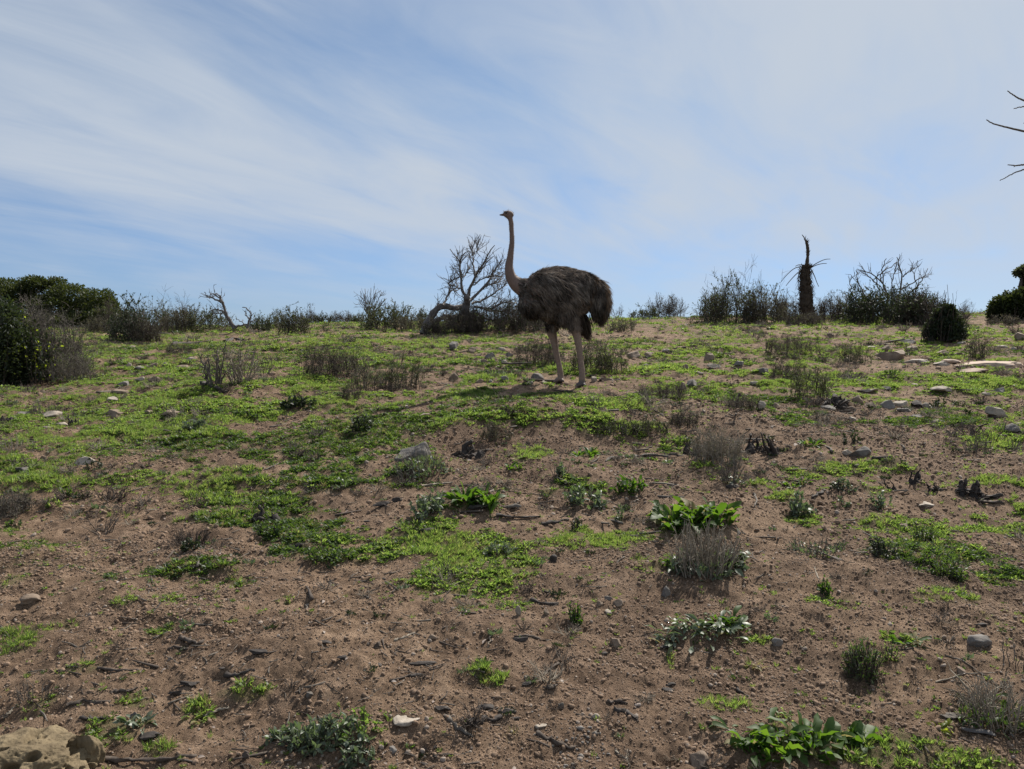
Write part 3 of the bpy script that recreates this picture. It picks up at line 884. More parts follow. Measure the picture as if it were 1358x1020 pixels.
    mx = nt.nodes.new('ShaderNodeMix'); mx.data_type = 'RGBA'; nt.links.new(mk.outputs[0], mx.inputs[0]); nt.links.new(leg, mx.inputs[6]); nt.links.new(neck, mx.inputs[7])
    tk = nt.nodes.new('ShaderNodeMapRange'); nt.links.new(sp.outputs['Z'], tk.inputs[0]); tk.inputs[1].default_value = .03; tk.inputs[2].default_value = .07
    m2 = nt.nodes.new('ShaderNodeMix'); m2.data_type = 'RGBA'; nt.links.new(tk.outputs[0], m2.inputs[0]); m2.inputs[6].default_value = (.07, .055, .05, 1); nt.links.new(mx.outputs[2], m2.inputs[7])
    p = nt.nodes.new('ShaderNodeBsdfPrincipled'); nt.links.new(m2.outputs[2], p.inputs['Base Color']); p.inputs['Roughness'].default_value = .75
    bp = nt.nodes.new('ShaderNodeBump'); bp.inputs['Strength'].default_value = .5; bp.inputs['Distance'].default_value = .006
    nt.links.new(nz, bp.inputs['Height']); nt.links.new(bp.outputs[0], p.inputs['Normal']); nt.links.new(p.outputs[0], out.inputs[0])
    me.materials.append(m)
    body = bpy.data.objects.new('body', me); scene.collection.objects.link(body); body.parent = root
    # surface samples
    nv = len(me.vertices); co = np.empty(nv * 3, np.float32); me.vertices.foreach_get('co', co); co = co.reshape(-1, 3).astype(float)
    no = np.empty(nv * 3, np.float32); me.vertices.foreach_get('normal', no); no = no.reshape(-1, 3).astype(float)
    Z = co[:, 2]; Xz = co[:, 0] / K + cx; Yz = 911 - Z / K
    torso = (Yz > 322) & (Yz < 640) & (Xz > 468) & ~((Xz < 520) & (Yz < 405))
    # feather shader: fibrous grey-brown, per feather variation, paler tips
    def feathmat(name, cols):
        m, nt, out = newmat(name)
        ge = nt.nodes.new('ShaderNodeNewGeometry')
        nz = noise_node(nt, 7, 4, .6)
        a = nt.nodes.new('ShaderNodeMath'); a.operation = 'MULTIPLY_ADD'; a.inputs[1].default_value = .45
        nt.links.new(ge.outputs['Random Per Island'], a.inputs[0])
        b = nt.nodes.new('ShaderNodeMath'); b.operation = 'MULTIPLY_ADD'; b.inputs[1].default_value = 2.2; b.inputs[2].default_value = -.92
        nt.links.new(nz, b.inputs[0]); nt.links.new(b.outputs[0], a.inputs[2])
        c = ramp(nt, a.outputs[0], [(i / (len(cols) - 1), cc) for i, cc in enumerate(cols)])
        d = nt.nodes.new('ShaderNodeBsdfDiffuse'); nt.links.new(c, d.inputs[0])
        t = nt.nodes.new('ShaderNodeBsdfTranslucent'); nt.links.new(c, t.inputs[0])
        mixs = nt.nodes.new('ShaderNodeMixShader'); mixs.inputs[0].default_value = .3
        nt.links.new(d.outputs[0], mixs.inputs[1]); nt.links.new(t.outputs[0], mixs.inputs[2]); nt.links.new(mixs.outputs[0], out.inputs[0])
        return m
    F1 = feathmat('grey_brown_feather', [(.03, .026, .023), (.09, .078, .068), (.20, .175, .152), (.38, .33, .28)])
    F2 = feathmat('dark_feather', [(.035, .027, .022), (.075, .06, .048), (.14, .11, .085)])
    F4 = feathmat('tail_edge_feather', [(.13, .09, .06), (.24, .17, .12), (.34, .26, .19)])
    F3 = feathmat('pale_feather', [(.12, .10, .085), (.22, .18, .15), (.33, .28, .23)])

    def feathers(mask, n, L, W, flow, lift, mat, name, strands=4, grav=.9, off=.01, rnd=.3, yclip=None):
        ids = np.where(mask)[0]; ids = rng.choice(ids, n)
        b, nn = co[ids], no[ids]
        fl = nrm(np.asarray(flow, float)[None, :] + rng.normal(0, rnd, (n, 3)))
        t = nrm(fl - (fl * nn).sum(-1, keepdims=True) * nn)
        Ls = L * rng.uniform(.55, 1.2, n)
        g = Geo()
        for s in range(strands):
            side = nrm(np.cross(t, nn))
            bb = b + side * rng.normal(0, W * .8, (n, 1)) + nn * off * rng.uniform(.2, 1, (n, 1))
            d = t + nn * lift * rng.uniform(.3, 1.5, (n, 1)) + rng.normal(0, .18, (n, 3))
            v, q = leaves(rng, bb, d, Ls * rng.uniform(.6, 1.1, n), W * rng.uniform(.5, 1.1, n), 3, 1, grav, 0, 'blade', 0, 0, side=side + rng.normal(0, .35, (n, 3)))
            g.add(v, q)
        o = g.build(name, mat, root)
        o['kind'] = 'stuff'
        return o
    notch = (Xz > 715) & (Xz < 815) & (Yz > 500)
    torso = torso & ~notch
    tail = torso & (Xz > 785) & (Yz > 370)
    wing = torso & (Xz > 520) & (Xz < 760) & (Yz > 375) & (Yz < 560) & (np.abs(co[:, 1]) > .1)
    low = torso & (Yz > 520) & (Xz < 720)
    top = torso & (Yz < 420)
    feathers(notch & (Yz < 600) & (Xz > 730), 600, .05, .014, (.7, 0, -.7), .05, F1, 'flank_plumage', 2, .5, .004, .2)
    feathers(torso, 5200, .075, .017, (.85, 0, -.45), .07, F1, 'body_plumage', 2, .5, .004, .2)
    feathers(top, 1300, .06, .010, (.95, 0, -.2), .18, F3, 'back_plumage', 2, .5)
    wedge = torso & (Xz > 560) & (Xz < 770) & (np.abs(Yz - (470 + (Xz - 640) * .25)) < 60) & (np.abs(co[:, 1]) > .1)
    feathers(wedge, 520, .17, .015, (.65, 0, -.7), .13, F1, 'wing_plumage', 4, .8, .02, .15)
    feathers(wedge, 200, .19, .012, (.7, 0, -.65), .16, F3, 'pale_wing_plume', 3, .8, .025, .15)
    feathers(tail, 1500, .13, .012, (.12, 0, -1), .16, F1, 'tail_plumage', 3, .8, .01, .2)
    edge = tail & (no[:, 0] > .55)
    feathers(edge, 420, .12, .009, (.1, 0, -1), .3, F4, 'tail_edge_plume', 3, .8, .015, .2)
    feathers(low, 700, .10, .012, (.25, 0, -1), .15, F1, 'belly_plumage', 3, .7)
    thigh = (Xz > 668) & (Xz < 765) & (Yz > 500) & (Yz < 648) & (co[:, 1] < .12)
    feathers(thigh, 900, .075, .010, (.15, 0, -1), .15, F3, 'thigh_feathers', 3, .7)
    # dark tuft hanging behind the thigh
    ids = rng.integers(0, 1, 900)
    n = 1100
    u = rng.uniform(0, 1, n)
    b = np.stack([(np.interp(u, [0, 1], [745, 800]) - cx) * K + rng.normal(0, .012, n), rng.normal(.05, .06, n), (911 - np.interp(u, [0, 1], [545, 590])) * K + rng.uniform(-.12, .03, n)], 1)
    d = np.stack([.22 + rng.normal(0, .08, n), rng.normal(0, .12, n), -np.ones(n)], 1)
    v, q = leaves(rng, b, d, rng.uniform(.10, .22, n), .02, 3, 1, .5, 0, 'blade', 1.2)
    t = Geo().add(v, q).build('thigh_plumage', F2, root); t['kind'] = 'stuff'; t['label'] = 'dark feather tuft hanging behind the legs'
    n = 160
    b = np.stack([(rng.uniform(800, 812, n) - cx) * K, rng.normal(.02, .04, n), (911 - rng.uniform(600, 640, n)) * K], 1)
    d = np.stack([.35 + rng.normal(0, .1, n), rng.normal(0, .1, n), -np.ones(n)], 1)
    v, q = leaves(rng, b, d, rng.uniform(.06, .10, n), .01, 3, 1, .5, 0, 'blade', 1.2)
    t = Geo().add(v, q).build('pale_thigh_plume', F3, root); t['kind'] = 'stuff'
    # down on neck and head
    nk = np.where((Yz < 420) & (Xz < 500))[0]
    ids = rng.choice(nk, 2600); n = len(ids)
    hd = Yz[ids] < 100
    d = no[ids] + np.array([0, 0, .1]) + rng.normal(0, .3, (n, 3)) - np.array([0, 0, .5]) * (~hd)[:, None]
    v, q = leaves(rng, co[ids], d, np.where(hd, .026, .012) * rng.uniform(.5, 1.2, n), .0022, 2, 1, .4, 0, 'blade', 1.)
    t = Geo().add(v, q).build('neck_down', F3, root); t['kind'] = 'stuff'
    # beak: upper and lower halves
    mb, nt, out = newmat('beak_horn'); p = nt.nodes.new('ShaderNodeBsdfPrincipled'); p.inputs['Roughness'].default_value = .4
    nt.links.new(ramp(nt, noise_node(nt, 90, 3), [(.3, (.09, .06, .05)), (.7, (.14, .095, .08))]), p.inputs['Base Color']); nt.links.new(p.outputs[0], out.inputs[0])
    def beak_half(dz, r, nm):
        pts = np.array([Q(404, 97 + dz), Q(394, 98 + dz), Q(385, 98.5 + dz * .7), Q(377, 99 + dz * .3)])
        v, q = tubes(pts[None], np.array([[r, r * .8, r * .6, r * .25]]), 10)
        c = pts.mean(0); v[:, 2] = c[2] + (v[:, 2] - c[2]) * .7
        return Geo().add(v, q).build(nm, mb, root, True)
    beak_half(-2, .016, 'upper_beak'); beak_half(3, .014, 'lower_beak')
    me_, nt, out = newmat('eye_black'); p = nt.nodes.new('ShaderNodeBsdfPrincipled'); p.inputs['Roughness'].default_value = .08; p.inputs['Base Color'].default_value = (.012, .009, .008, 1)
    nt.links.new(p.outputs[0], out.inputs[0])
    for s in (-1, 1):
        v, f = ICO[2]; link('eye', v * .014 + Q(409, 90, s * .027), [f], me_, root, True)
    # toenails
    for Ft in (FA, FB):
        v, q = tubes((Ft + np.array([[-.065, -.088, .014], [-.078, -.108, .012], [-.088, -.125, .004]]))[None], np.array([[.013, .009, .003]]), 8)
        Geo().add(v, q).build('claw', mb, root, True)
    return root
# ------------------------------------------------------------------ vegetation builders
SEED = [1000]
def nseed():
    SEED[0] += 1
    return np.random.default_rng(SEED[0])

def base_at(px, py, dist=None):
    if dist is None:
        return P(px, py)
    x = (px - 679) / F * dist
    return np.array([x, dist, float(height(x, dist))])

def dome_stems(rng, n, W, H, K, r0=.12, D=None, lean=(0, 0), inner=.15, flat=.5, hvar=(.72, 1.05)):
    """stems that rise from a small base and end on a dome of width W, height H"""
    D = W * .8 if D is None else D
    a = rng.uniform(0, 2 * math.pi, n); rho = np.sqrt(rng.uniform(inner ** 2, 1, n))
    ca, sa = np.cos(a), np.sin(a)
    B = np.stack([ca * rho * W * r0, sa * rho * D * r0, np.zeros(n) - .01], 1)
    top = H * (1 - flat * rho ** 2.2) * rng.uniform(*hvar, n)
    E = np.stack([ca * rho * W / 2 + lean[0] * H, sa * rho * D / 2 + lean[1] * H, top], 1)
    C = B * .4 + E * .6; C[:, 2] = E[:, 2] * rng.uniform(.30, .62, n)
    C[:, :2] = B[:, :2] + (E[:, :2] - B[:, :2]) * rng.uniform(.35, .8, (n, 1))
    t = np.linspace(0, 1, K)[None, :, None]
    Pp = (1 - t) ** 2 * B[:, None] + 2 * t * (1 - t) * C[:, None] + t ** 2 * E[:, None]
    wob = np.cumsum(rng.normal(0, .034 * min(H, W), (n, K, 3)), 1) * t
    return Pp + wob

def shrub(px, py, w, h, label, cat='shrub', name='shrub', style='leafy', leaf='shrub', twig='twig_dark', dist=None, group=None,
          dens=1.0, thick=1.0, lean=(0, 0), parts=True, flat=.5, tall=0):
    rng = nseed()
    b = base_at(px, py, dist); d = b[1]; s = d / F
    W, H = w * s, h * s
    far = d > 14
    root = empty(name, b, label, cat, group)
    n1 = int({'leafy': 26, 'twiggy': 32, 'bare': 13, 'dense': 24}[style] * dens)
    r1 = max(.0028, .0035 * thick * math.sqrt(H / .5)) * (1.3 if far else 1)
    S1 = dome_stems(rng, n1, W * .9, H * .9, 7, r0=.2 if style == 'bare' else .55, lean=lean, flat=flat, hvar=(.45, 1.05))
    g = Geo()
    taper = np.linspace(1, .4, 7)[None, :] * r1 * rng.uniform(.7, 1.4, (n1, 1))
    g.add(*tubes(S1, taper, 4, False))
    hh = math.sqrt(W * H)
    n2 = int({'leafy': 5, 'twiggy': 7, 'bare': 5, 'dense': 5}[style] * n1)
    S2, _, _ = children(rng, S1, n2, .04 if style != 'bare' else .25, 1, hh * .30, .55, 5, .24, .08)
    S2[:, :, 2] = np.maximum(S2[:, :, 2], .01)
    g.add(*tubes(S2, np.linspace(.55, .25, 5)[None, :] * r1 * rng.uniform(.6, 1.2, (n2, 1)), 3, False))
    n3 = int({'leafy': 3, 'twiggy': 4.5, 'bare': 2, 'dense': 2.5}[style] * n2)
    S3, _, _ = children(rng, S2, n3, .2, 1, hh * .17, .55, 3, .18, .06)
    g.add(*tubes(S3, np.linspace(.32, .14, 3)[None, :] * r1 * (1.5 if far else 1.) * np.ones((n3, 1)), 3, False))
    if tall:    # dry stems standing clear of the crown
        S4 = dome_stems(rng, tall, W * .9, H * 1.45, 7, lean=lean, flat=.45, hvar=(.75, 1.05))
        g.add(*tubes(S4, np.linspace(1, .35, 7)[None, :] * r1 * .8 * np.ones((tall, 1)), 3, False))
        S5, _, _ = children(rng, S4, tall * 5, .45, 1, hh * .26, .6, 4, .25, .0)
        g.add(*tubes(S5, np.linspace(.5, .25, 4)[None, :] * r1 * np.ones((tall * 5, 1)), 3, False))
    g.build('branches', M_[twig], root)
    nl = {'leafy': 11, 'twiggy': 3.0, 'bare': 0, 'dense': 20}[style] * n2
    nl = int(nl)
    if nl:
        ls = max(.012, .020 * (hh / .6) ** .5) * (1.25 if far else 1.)
        allp = S2 if rng.random() < 2 else S2
        idx = rng.integers(0, len(S2), nl); bb, T = interp(S2, idx, rng.uniform(.15, 1, nl))
        idx3 = rng.integers(0, len(S3), nl); b3, T3 = interp(S3, idx3, rng.uniform(0, 1, nl))
        k1 = rng.uniform(0, 1, nl) < .22        # leaves low on the main stems
        b1, T1 = interp(S1, rng.integers(0, len(S1), nl), rng.uniform(.02, .7, nl))
        bb = np.where(k1[:, None], b1 + rng.normal(0, .04 * hh, (nl, 3)), bb)
        bb[:, 2] = np.maximum(bb[:, 2], .01)
        pick = (rng.uniform(0, 1, nl) < .6) & ~k1
        bb = np.where(pick[:, None], b3, bb); T = np.where(pick[:, None], T3, T)
        dd = T + rng.normal(0, .6, (nl, 3)) + [0, 0, .15]
        v, q = leaves(rng, bb, dd, ls * rng.uniform(.6, 1.5, nl), ls * .42 * rng.uniform(.7, 1.3, nl), 1 if far else 2, 1, .3, 0, 'none' if far else 'ovate', 1.)
        Geo().add(v, q).build('foliage', M_[leaf], root)['kind'] = 'stuff'
    return root

def broadleaf(px, py, w, h, label, n=26, leaf='broad', name='broadleaf_plant', cat='plant', rise=1.0, Lf=None, group=None, wl=.26, wave=.4, spread=.28):
    """rosette of arching broad leaves; each leaf a part"""
    rng = nseed(); b = P(px, py); s = b[1] / F; W, H = w * s, h * s
    root = empty(name, b, label, cat, group)
    n = int(n * 2.8); rise = rise * .8
    L0 = (Lf or max(H * 1.1, W * .30)) * .55
    k = max(1, int(round(w / max(h, 1) * 1.1)))
    cx = np.linspace(-.5, .5, k + 2)[1:-1] * W if k > 1 else np.zeros(1)
    px_ = w > 70
    for i in range(n):
        c = cx[i % len(cx)] + rng.normal(0, .04 * W)
        cy = rng.normal(0, .10 * W)
        a = rng.uniform(0, 2 * math.pi)
        r = rng.uniform(0, .06) * W
        o = np.array([[c + math.cos(a) * r, cy + math.sin(a) * r, float(height(b[0] + c, b[1] + cy)) - b[2] - .004]])
        d = np.array([[math.cos(a), math.sin(a), rise * rng.uniform(.35, 1.9)]])
        L = L0 * rng.uniform(.3, 1.2)
        v, q = leaves(rng, o, d, L, L * wl * rng.uniform(.8, 1.2), 6 if px_ else 4, 2, rng.uniform(.7, 1.5), .35, 'spoon', .35, wave)
        link('leaf', v, q, M_[leaf if rng.random() > .1 else 'weed_dry'], root, smooth=True)
    return root

GROUPS = {'stone': 'stones lying on the hillside', 'pebble': 'stones lying on the hillside', 'stick': 'dead sticks lying on the soil', 'wood piece': 'bark and charred wood pieces on the soil',
  'shrub': 'shrubs growing on the hillside', 'dead shrub': 'dead shrubs on the hillside', 'plant': 'low leafy plants on the slope', 'dry plant': 'dry stalk clumps on the slope', 'stump': 'charred stumps and roots', 'rock slab': 'flat slabs near the right edge', 'brush': 'brush under the dead tree', 'log': 'dark logs on the ground', 'dead tree': 'bare dead trees on the crest'}
def tuft(px, py, w, h, label, n=180, leaf='silver', name='low_plant', cat='plant', Lr=.2, wr=.22, rise=.9, shape='ovate', group=None, twigs=0, twig='twig'):
    """low many-leaved cushion: foliage in one mesh, plus a few stems"""
    rng = nseed(); b = P(px, py); s = b[1] / F; W, H = w * s, h * s
    root = empty(name, b, label, cat, group)
    m = max(8, n // 9)
    St = dome_stems(rng, m, W * .85, H * .85, 5, .3, D=min(W * .8, H * 1.6), flat=.6)
    x, y = St[:, :, 0], St[:, :, 1]
    St[:, :, 2] = np.maximum(St[:, :, 2], .003) + (height(b[0] + x, b[1] + y) - b[2])
    g = Geo(); g.add(*tubes(St, np.linspace(.0025, .001, 5)[None, :] * np.ones((m, 1)), 3, False))
    g.build('stems', M_['twig_dark'], root)
    idx = rng.integers(0, m, n); bb, T = interp(St, idx, rng.uniform(.2, 1, n))
    dd = T * .5 + rng.normal(0, .7, (n, 3)) + [0, 0, rise * .3]
    L = math.sqrt(W * H) * Lr * rng.uniform(.6, 1.3, n)
    v, q = leaves(rng, bb, dd, L, L * wr * 2 * rng.uniform(.7, 1.3, n), 3, 2 if w > 60 else 1, .7, .3, shape, .9, .1)
    Geo().add(v, q).build('foliage', M_[leaf], root)['kind'] = 'stuff'
    if twigs:
        S2 = dome_stems(rng, twigs, W * 1.05, H * 1.2, 6, .35, flat=.5)
        Geo().add(*tubes(S2, np.linspace(.0028, .0011, 6)[None, :] * np.ones((twigs, 1)), 3, False)).build('dry_stems', M_[twig], root)
    return root

def stalks(px, py, w, h, label, n=60, mat='twig_pale', name='dry_stalks', cat='dry plant', flat=.35, rad=.0022, twig_n=2, group=None, r0=.35, base=None):
    rng = nseed(); b = P(px, py); s = b[1] / F; W, H = w * s, h * s
    root = empty(name, b, label, cat, group)
    S = dome_stems(rng, n, W * .95, H, 6, r0, D=W * .6, flat=flat, hvar=(.35, 1.05))
    x, y = S[:, :, 0], S[:, :, 1]
    S[:, :, 2] += (height(b[0] + x, b[1] + y) - b[2]) * .9
    g = Geo(); g.add(*tubes(S, np.linspace(1, .4, 6)[None, :] * rad * rng.uniform(.6, 1.3, (n, 1)), 4, False))
    C, _, _ = children(rng, S, n * twig_n, .3, 1, H * .3, .5, 4, .2, .1)
    g.add(*tubes(C, np.linspace(.5, .25, 4)[None, :] * rad * np.ones((n * twig_n, 1)), 3, False))
    g.build('stems', M_[mat], root)
    if base:
        m = 160
        a = rng.uniform(0, 6.28, m); r = np.sqrt(rng.uniform(0, 1, m)) * W * .42
        bb = np.stack([np.cos(a) * r, np.sin(a) * r * .7, np.zeros(m)], 1)
        bb[:, 2] = height(b[0] + bb[:, 0], b[1] + bb[:, 1]) - b[2] + rng.uniform(0, .25, m) * H
        dd = rng.normal(0, 1, (m, 3)) + [0, 0, .9]
        L = H * .2 * rng.uniform(.5, 1.3, m)
        v, q = leaves(rng, bb, dd, L, L * .4, 3, 2, .8, .3, 'ovate', 1)
        Geo().add(v, q).build('leaves', M_[base], root)['kind'] = 'stuff'
    return root

def stone(px, py, w, h, label, mat='stone_brown', name='stone', cat='stone', depth=1.0, sub=3, cuts=12, rough=.12, sink=.3, tilt=0, yaw=None, group=None):
    rng = nseed(); b = P(px, py + h * .35); s = b[1] / F; W, H = w * s, h * s
    Hh = H * .95
    v, f = rock_geo(rng, (W * .56, W * .44 * depth, Hh * .78), sub, cuts, rough, .45)
    if tilt:
        c, n_ = math.cos(tilt), math.sin(tilt)
        v = np.stack([v[:, 0] * c + v[:, 2] * n_, v[:, 1], -v[:, 0] * n_ + v[:, 2] * c], 1)
    o = link(name, v, [f], M_[mat], loc=b + np.array([0, W * .25 * depth, Hh * (.5 - sink)]))
    a = rng.uniform(-.3, .3) if yaw is None else yaw
    o.rotation_euler = (0, 0, a)
    # sharp facets, soft weathering in between
    return tag(o, label, cat, group)

def stick(pts, rad, label, mat='twig_dark', name='stick', cat='stick', rough=.38, lift=.25, sides=7, group=None, dist=None, taper=.6):
    """pts: photo pixels along a stick lying on the ground"""
    rng = nseed()
    W = [P(*p) for p in pts]
    W = np.array(W); n = 5
    t = np.linspace(0, len(W) - 1, (len(W) - 1) * n + 1)
    C = np.stack([np.interp(t, np.arange(len(W)), W[:, k]) for k in range(3)], 1)
    r = .85 * rad * np.linspace(1, taper, len(t)) * rng.uniform(1 - rough, 1 + rough, len(t))
    C = C + rng.normal(0, rad * .5, C.shape) * np.array([1, 1, .2])
    C[:, 2] = np.maximum(height(C[:, 0], C[:, 1]), np.interp(t, [0, t[-1]], [C[0, 2], C[-1, 2]])) + r * lift
    o0 = C[0].copy()
    v, q = tubes((C - o0)[None], r[None], sides, True)
    v = v + rng.normal(0, rad * .22, v.shape)
    o = Geo().add(v, q).build(name, M_[mat], loc=o0)
    return tag(o, label, cat, group)

def chip(px, py, w, h, label, mat='char', name='bark_piece', cat='bark', thick=.3, yaw=None, pitch=0., group=None):
    """slab of bark or charred wood lying on the soil"""
    rng = nseed(); b = P(px, py + h * .4); s = b[1] / F; W = w * s; Hh = max(h * s * .27, .005)
    v, f = rock_geo(rng, (W * .56, W * .16 + .006, Hh * 1.2), 3, 12, .2, .4)
    v[:, 2] += .15 * Hh * np.sin(v[:, 0] / W * 7)
    c, n_ = math.cos(pitch), math.sin(pitch)
    v = np.stack([v[:, 0] * c + v[:, 2] * n_, v[:, 1], -v[:, 0] * n_ + v[:, 2] * c], 1)
    o = link(name, v, [f], M_[mat], loc=b + np.array([0, 0, Hh * .55]))
    o.rotation_euler = (0, 0, rng.uniform(-.35, .35) if yaw is None else yaw)
    return tag(o, label, cat, group)

def charred_stump(px, py, w, h, label, prongs=7, name='charred_stump', cat='stump', mat='char'):
    rng = nseed(); b = P(px, py); s = b[1] / F; W, H = w * s, h * s
    root = empty(name, b, label, cat)
    S = dome_stems(rng, prongs, W * .85, H, 7, .55, D=W * .6, flat=.3, hvar=(.18, 1.05), lean=(rng.uniform(-.5, .5), 0))
    S[:, 0, 2] -= .03
    S[:, 1:-1] += rng.normal(0, W * .035, S[:, 1:-1].shape)
    r = W * .075
    v, q = tubes(S, np.array([1.6, 1.3, 1.1, 1.0, .9, .7, .3])[None, :] * r * rng.uniform(.35, 1.5, (prongs, 1)) * rng.uniform(.7, 1.3, (prongs, 7)), 7, True)
    v = v + rng.normal(0, r * .2, v.shape)
    Geo().add(v, q).build('prongs', M_[mat], root)
    m = prongs * 3
    a = rng.uniform(0, 6.28, m); d = np.stack([np.cos(a), np.sin(a) * .8, rng.uniform(-.1, .35, m)], 1)
    T = walk(rng, d * W * .08, d, W * rng.uniform(.2, .6, m), 5, .3, -.03); T[:, :, 2] = np.maximum(T[:, :, 2], .004)
    Geo().add(*tubes(T, np.linspace(.5, .15, 5)[None, :] * r * rng.uniform(.5, 1.2, (m, 1)), 4, False)).build('roots', M_['twig_dark'], root)
    for k in range(3):
        v, f = rock_geo(rng, (W * rng.uniform(.12, .28), W * rng.uniform(.1, .2), H * rng.uniform(.15, .34)), 3, 9, .4, .45)
        link('root_lump', v + [rng.uniform(-.3, .3) * W, rng.uniform(-.15, .15) * W, 0], [f], M_[mat], root)
    return root

def treebranches(rng, limbs, depth_jit, D, n2, n3, r_end, L2, L3, mat, root, name='limb'):
    """limbs: list of (pixel polyline, r0_px, r1_px); returns nothing, builds limb parts and twig mesh"""
    b = np.array(root.location)
    P1 = []
    for pts, r0, r1 in limbs:
        m = len(pts)
        dj = depth_jit * rng.uniform(-1, 1)
        W = np.array([at(p[0], p[1], D + dj * (i / max(1, m - 1)) ** 1.2) for i, p in enumerate(pts)])
        t = np.linspace(0, m - 1, 12)
        C = np.stack([np.interp(t, np.arange(m), W[:, k]) for k in range(3)], 1)
        Cs = C.copy(); Cs[1:-1] = (C[:-2] + 2 * C[1:-1] + C[2:]) / 4
        Cs[1:-1] += rng.normal(0, .012, Cs[1:-1].shape)
        r = np.linspace(r0, r1, 12) * D / F / 2
        v, q = tubes((Cs - b)[None], (r * rng.uniform(.85, 1.15, 12))[None], 7, True)
        Geo().add(v, q).build(name, M_[mat], root)
        P1.append(Cs - b)
    P1 = np.array(P1)
    w = np.array([np.linalg.norm(p[-1] - p[0]) for p in P1]); w = w / w.sum()
    g = Geo()
    idx = rng.choice(len(P1), n2, p=w); t = rng.uniform(.22, .88, n2); bb, T = interp(P1, idx, t)
    d = T + rng.normal(0, .45, (n2, 3)) + [0, 0, .15]
    S2 = walk(rng, bb, d, L2 * rng.uniform(.4, 1.2, n2) * (1.25 - .8 * t), 6, .16, .05)
    g.add(*tubes(S2, np.linspace(1, .45, 6)[None, :] * r_end * np.ones((n2, 1)), 3, False))
    S3, _, _ = children(rng, S2, n3, .2, 1, L3, .5, 5, .18, .05)
    g.add(*tubes(S3, np.linspace(.7, .35, 5)[None, :] * r_end * np.ones((n3, 1)), 3, False))
    g.build('twigs', M_[mat], root)['kind'] = 'stuff'

# ------------------------------------------------------------------ crown of leaf clumps for dense bushes
def crown(root, lobes, n, ls, leaf, rng, shell=.55, name='crown', segs=1):
    """lobes: (x, y, z, rx, ry, rz) relative to the root; leaves crowd towards each lobe's surface"""
    lobes = np.array(lobes, float); vol = (lobes[:, 3] * lobes[:, 5]); w = vol / vol.sum()
    k = rng.choice(len(lobes), n, p=w)
    u = nrm(rng.normal(0, 1, (n, 3))); r = rng.uniform(shell ** 2, 1, n) ** .5
    # leafy sprigs: cluster samples
    bump = 1 + .16 * noise3(u * 3.1 + k[:, None] * 7.7, 9) + .10 * noise3(u * 8 + k[:, None] * 3.1, 10)
    p = lobes[k, :3] + u * (r * bump)[:, None] * lobes[k, 3:]
    holes = noise3(p * 2.6, 12) + .5 * noise3(p * 7, 13)
    keep = (holes > -.55) & (p[:, 2] > .02)
    p, u = p[keep], u[keep]; n = len(p)
    d = u * .7 + rng.normal(0, .6, (n, 3)) + [0, 0, .3]
    v, q = leaves(rng, p, d, ls * rng.uniform(.6, 1.4, n), ls * .5 * rng.uniform(.7, 1.3, n), segs, 1, .3, 0, 'none' if segs == 1 else 'ovate', 1.)
    o = Geo().add(v, q).build(name, M_[leaf], root); o['kind'] = 'stuff'
    return o
# ================================================================== the scene's things
build_cover(); build_clods(); build_litter(); build_dead_weeds()
ostrich()

# ---------------------------------------------- far left: wind-shaped evergreen
def evergreen():
    rng = nseed(); D = 27.0
    b = base_at(75, 430, D); s = D / F
    root = empty('evergreen_tree', b, 'big dark green wind-shaped evergreen with a domed crown at far left', 'tree')
    def q(px, py, dz=0): return at(px, py, D + dz) - b
    T = np.array([[q(60 + 8 * i, 436, .2 * i), q(56 + 10 * i, 420, .2 * i), q(44 + 20 * i, 405, .2 * i), q(30 + 28 * i, 390, .2 * i)] for i in range(4)])
    Geo().add(*tubes(T, np.array([[.13, .10, .08, .05]]) * np.ones((4, 1)), 8, True)).build('trunk', M_['twig_dark'], root)
    lobes = []
    for (px, py, w, h, dz) in ((20, 392, 46, 26, 0), (55, 385, 60, 26, .3), (95, 393, 60, 28, 0), (128, 398, 48, 30, -.3), (140, 410, 36, 26, .2), (30, 412, 70, 34, .4), (80, 412, 80, 36, -.2),
                               (-10, 400, 60, 40, 0), (45, 376, 34, 18, -.3), (115, 415, 60, 30, .5), (150, 418, 26, 16, -.5), (10, 380, 40, 18, .3), (75, 376, 30, 15, .2), (-60, 408, 80, 50, .2), (135, 420, 44, 22, -.8), (100, 428, 90, 24, -.6), (150, 428, 30, 22, -.8), (60, 430, 70, 26, -.4)):
        c = q(px, py, dz); lobes.append((c[0], c[1], c[2], w * s / 2, w * s * .55, h * s / 2 * 1.1))
    crown(root, lobes, 70000, .062, 'olive', rng, .5)
evergreen()

